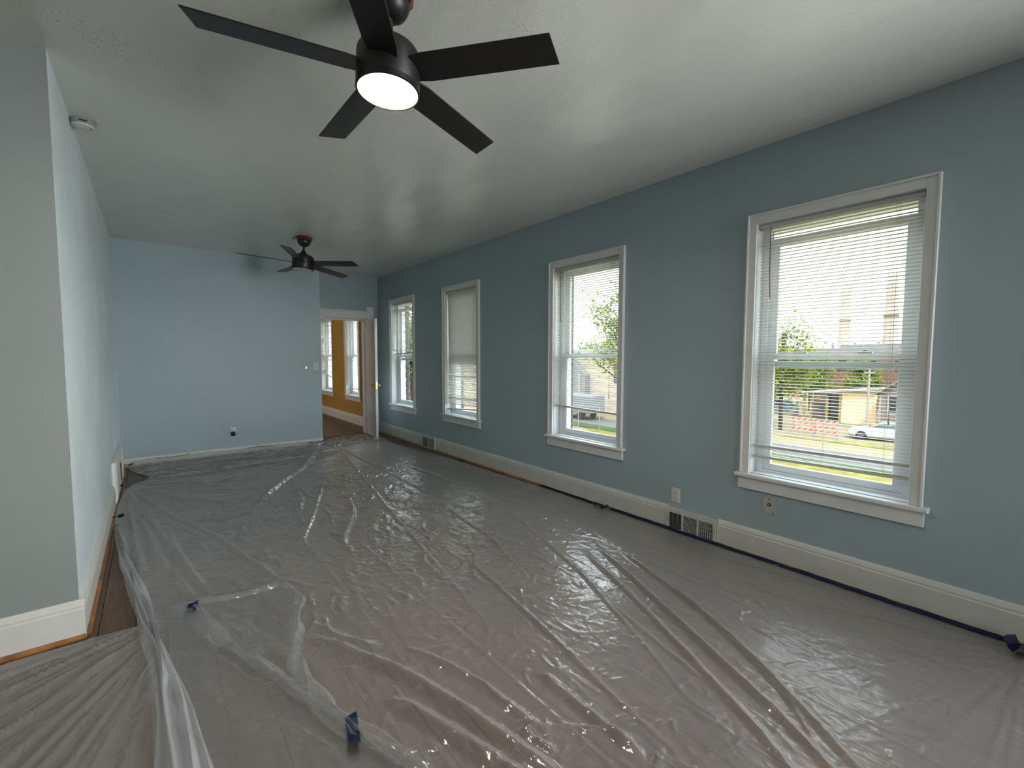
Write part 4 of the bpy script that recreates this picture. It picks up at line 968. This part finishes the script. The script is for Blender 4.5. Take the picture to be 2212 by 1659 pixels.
MB().box(0, .2, -3.2, -.6, 0, 3.1).build('side_wall', mat('ochre_boarding', (.66, .44, .22), .8), sd_); MB().box(.3, .5, -.55, .5, 0, 2.6).build('dark_doorway', M['winglass'], sd_)
MB().box(2.8, 3.0, -.5, 2.6, 0, 1.5).build('back_panel', mat('brown_rear_boarding', (.2, .15, .12), .8), sd_)
po = tag(empty('utility_pole', (45.6, 9.6, GZ)), 'thin pale pole at the corner of the pink house', 'pole')
MB().lathe([(.09, 0), (.07, 5.6)], 10).build('pole', M['white'], po, smooth=True); MB().box(-.05, .05, -.35, .35, 4.9, 5.0).build('crossarm', M['white'], po)
aw = tag(empty('red_parasol', (52.5, 17.7, GZ)), 'small red parasol beside the shed', 'parasol')
MB().lathe([(.95, 2.1), (.5, 2.7), (.02, 3.3)], 8).build('canopy', M['redtent'], aw); MB().lathe([(.04, 0), (.04, 2.6)], 8).build('pole', M['white'], aw)
gw = tag(empty('garden_wall', (53, 22, GZ)), 'low white wall with posts beyond the yard', 'wall')
MB().box(0, .2, -5, 5, 0, .8).build('wall', M['white'], gw)
for k in range(5): MB().box(-.05, .25, -4.9+k*2.3, -4.6+k*2.3, 0, 1.2).build('post', M['white'], gw)

# barricades with three striped boards
def stripe_mat():
    m = mat('barricade_stripes', (.8, .8, .8), .5); n = m.node_tree.nodes; l = m.node_tree.links; p = n['Principled BSDF']; t = n.new('ShaderNodeTexCoord')
    s = n.new('ShaderNodeSeparateXYZ'); l.new(t.outputs['Object'], s.inputs[0]); a = n.new('ShaderNodeMath'); a.operation = 'ADD'; l.new(s.outputs['Y'], a.inputs[0]); l.new(s.outputs['Z'], a.inputs[1])
    f = n.new('ShaderNodeMath'); f.operation = 'MULTIPLY'; f.inputs[1].default_value = 2.4; l.new(a.outputs[0], f.inputs[0])
    fr_ = n.new('ShaderNodeMath'); fr_.operation = 'FRACT'; l.new(f.outputs[0], fr_.inputs[0]); g_ = n.new('ShaderNodeMath'); g_.operation = 'GREATER_THAN'; g_.inputs[1].default_value = .5; l.new(fr_.outputs[0], g_.inputs[0])
    mx = n.new('ShaderNodeMix'); mx.data_type = 'RGBA'; mx.inputs['A'].default_value = (.20, .18, .16, 1); mx.inputs['B'].default_value = (.30, .05, .02, 1)
    l.new(g_.outputs[0], mx.inputs['Factor']); l.new(mx.outputs['Result'], p.inputs['Base Color']); return m
M['stripe'] = stripe_mat()
for (bx, by, ba, lb) in ((40.6, 12.6, .05, 'left orange and white striped road barricade in the yard'), (39.9, 10.9, -.10, 'right orange and white striped road barricade in the yard')):
    t = tag(empty('road_barricade', (bx, by, GZ), ba), lb, 'barricade', 'striped road barricades in the yard')
    for z in (.45, .85, 1.25): MB().box(-.02, .02, -.85, .85, z-.10, z+.10).build('striped_board', M['stripe'], t)
    for s in (-1, 1): MB().box(.02, .07, s*.7-.03, s*.7+.03, 0, 1.4).build('upright', M['steel'], t); MB().box(-.4, .4, s*.7-.03, s*.7+.03, 0, .06).build('foot', M['steel'], t)

def car(loc, rz, paint, label):
    t = tag(empty('parked_car', loc, rz), label, 'car')
    # side profile (x along car, front +x), half width w
    low = [(-2.2, .35), (-2.28, .62), (-2.15, .92), (-1.2, .98), (1.15, .92), (2.05, .80), (2.25, .62), (2.22, .34), (1.8, .26), (-1.8, .26)]
    MB().poly([(x, -.85, z) for x, z in low], (0, 1.7, 0)).build('body', paint, t, bevel=.06)
    cab = [(-1.75, .95), (-1.15, 1.36), (.25, 1.40), (1.15, .93)]
    v = MB(); b0 = [(x, -.80, z) if z < 1 else (x, -.62, z) for x, z in cab]; b1 = [(x, -y, z) for x, y, z in b0]
    v.v = b0+b1; v.f = [(0, 1, 2, 3), (7, 6, 5, 4), (0, 4, 5, 1), (1, 5, 6, 2), (2, 6, 7, 3), (0, 3, 7, 4)]; v.build('cabin', paint, t, bevel=.03)
    for s in (-1, 1):
        g_ = MB(); q = [(-1.5, 1.0), (-1.08, 1.30), (.2, 1.33), (.9, 1.0)]
        P = [(x, s*(.80-.18*(z-.95)/.43+.012), z) for x, z in q]; g_.v = P+[(x, y-s*.02, z) for x, y, z in P]; g_.f = [(0, 1, 2, 3), (7, 6, 5, 4), (0, 4, 5, 1), (1, 5, 6, 2), (2, 6, 7, 3), (3, 7, 4, 0)]
        g_.build('side_window', M['carglass'], t); 
        for xx in (-1.4, 1.42):
            wv = MB().lathe([(.33, -.11), (.33, .11)], 24, (xx, s*.78, .33), 'y').build('tyre', M['tyre'], t)
            MB().lathe([(.21, -.12), (.21, .125)], 12, (xx, s*.78, .33), 'y').build('wheel', M['wheel'], t)
    g_ = MB(); g_.v = [(.30, -.58, 1.37), (.30, .58, 1.37), (1.08, .74, .99), (1.08, -.74, .99), (.32, -.58, 1.40), (.32, .58, 1.40), (1.12, .74, 1.0), (1.12, -.74, 1.0)]
    g_.f = [(0, 1, 2, 3), (7, 6, 5, 4), (0, 4, 5, 1), (2, 6, 7, 3), (1, 5, 6, 2), (0, 3, 7, 4)]; g_.build('windscreen', M['carglass'], t)
    return t
car((42.3, 7.7, GZ), R(97), M['carw'], 'white parked car at the right side of the yard')
car((56.5, 20.6, GZ), R(80), M['carb'], 'blue parked car far away at the left of the yard')

# beyond the second window: fence, tan building, grass
def chain(y0, y1, x, n, label):
    t = tag(empty('chain_link_fence', (x, (y0+y1)/2, GZ)), label, 'fence'); L = y1-y0
    for k in range(n): MB().lathe([(.035, 0), (.035, 2.0)], 8, (0, -L/2+L*k/(n-1), 0)).build('post', M['white'], t)
    MB().tube([(0, -L/2, 1.95), (0, L/2, 1.95)], .022, 6).build('top_rail', M['steel'], t)
    mb = MB(); s = .12
    k = -2.0
    while k < L:
        for a, b in (((0, -L/2+max(k, 0), max(0, -k)), (0, -L/2+min(L, k+1.9), min(1.9, L-k))), ((0, L/2-max(k, 0), max(0, -k)), (0, L/2-min(L, k+1.9), min(1.9, L-k)))):
            mb.tube([a, b], .003, 3)
        k += s
    mb.build('mesh_wire', M['steel'], t)['kind'] = 'stuff'
    return t
chain(23.7, 33.0, 28.7, 5, 'chain link fence with white posts past the yellow grass in the second nearest window')
tb = tag(empty('tan_building', (38, 34, GZ)), 'two-storey tan brick building with a pale gabled centre, in the second nearest window', 'building')
MB().box(0, 12, -12, 14, 0, 6.6).build('wall', M['tanbrick'], tb); MB().box(-.2, 12.2, -12.2, 14.2, 6.6, 7.0).build('cornice', M['white'], tb)
MB().poly([(-.8, -1.2, 0), (-.8, 4.6, 0), (-.8, 4.6, 4.2), (-.8, 1.7, 6.4), (-.8, -1.2, 4.2)], (.8, 0, 0)).build('gabled_bay', M['factory'], tb)
for yy in (-.4, 3.4, 1.6): MB().box(-.95, -.8, yy-.12, yy+.12, 0, 4.4).build('pilaster', M['white'], tb)
for yy in (-8, -5, 7, 10): MB().box(-.06, 0, yy-.5, yy+.5, 3.4, 5.2).build('window', M['winglass'], tb)
pk = tag(empty('grey_truck_box', (33.6, 30.6, GZ)), 'grey trailer parked in front of the tan building', 'trailer')
MB().box(-1.1, 1.1, -2.6, 2.6, .7, 2.4).build('body', M['factory'], pk, bevel=.05)
for s in (-1, 1):
    for yy in (-1.2, .2): MB().lathe([(.36, -.1), (.36, .1)], 16, (s*1.0, yy, .36), 'x').build('tyre', M['tyre'], pk)
MB().box(-.05, .05, 2.6, 3.6, .6, .7).build('drawbar', M['steel'], pk)
# beyond the fourth window
pb = tag(empty('peach_brick_house', (16.5, 30, GZ)), 'peach brick house seen below the half raised blind', 'house')
MB().box(-7, 7, 0, 9, 0, 5.6).build('wall', M['tanbrick_y'], pb); MB().box(-7.3, 7.3, -.3, 9.3, 5.6, 5.95).build('eaves', M['factory'], pb)
MB().box(-6.5, 6.5, -.08, 0, 4.5, 4.75).build('stone_band', M['dirt'], pb)
for xx in (-4, -1, 2, 5): MB().box(xx-.5, xx+.5, -.06, 0, 2.2, 3.8).build('window', M['winglass'], pb)
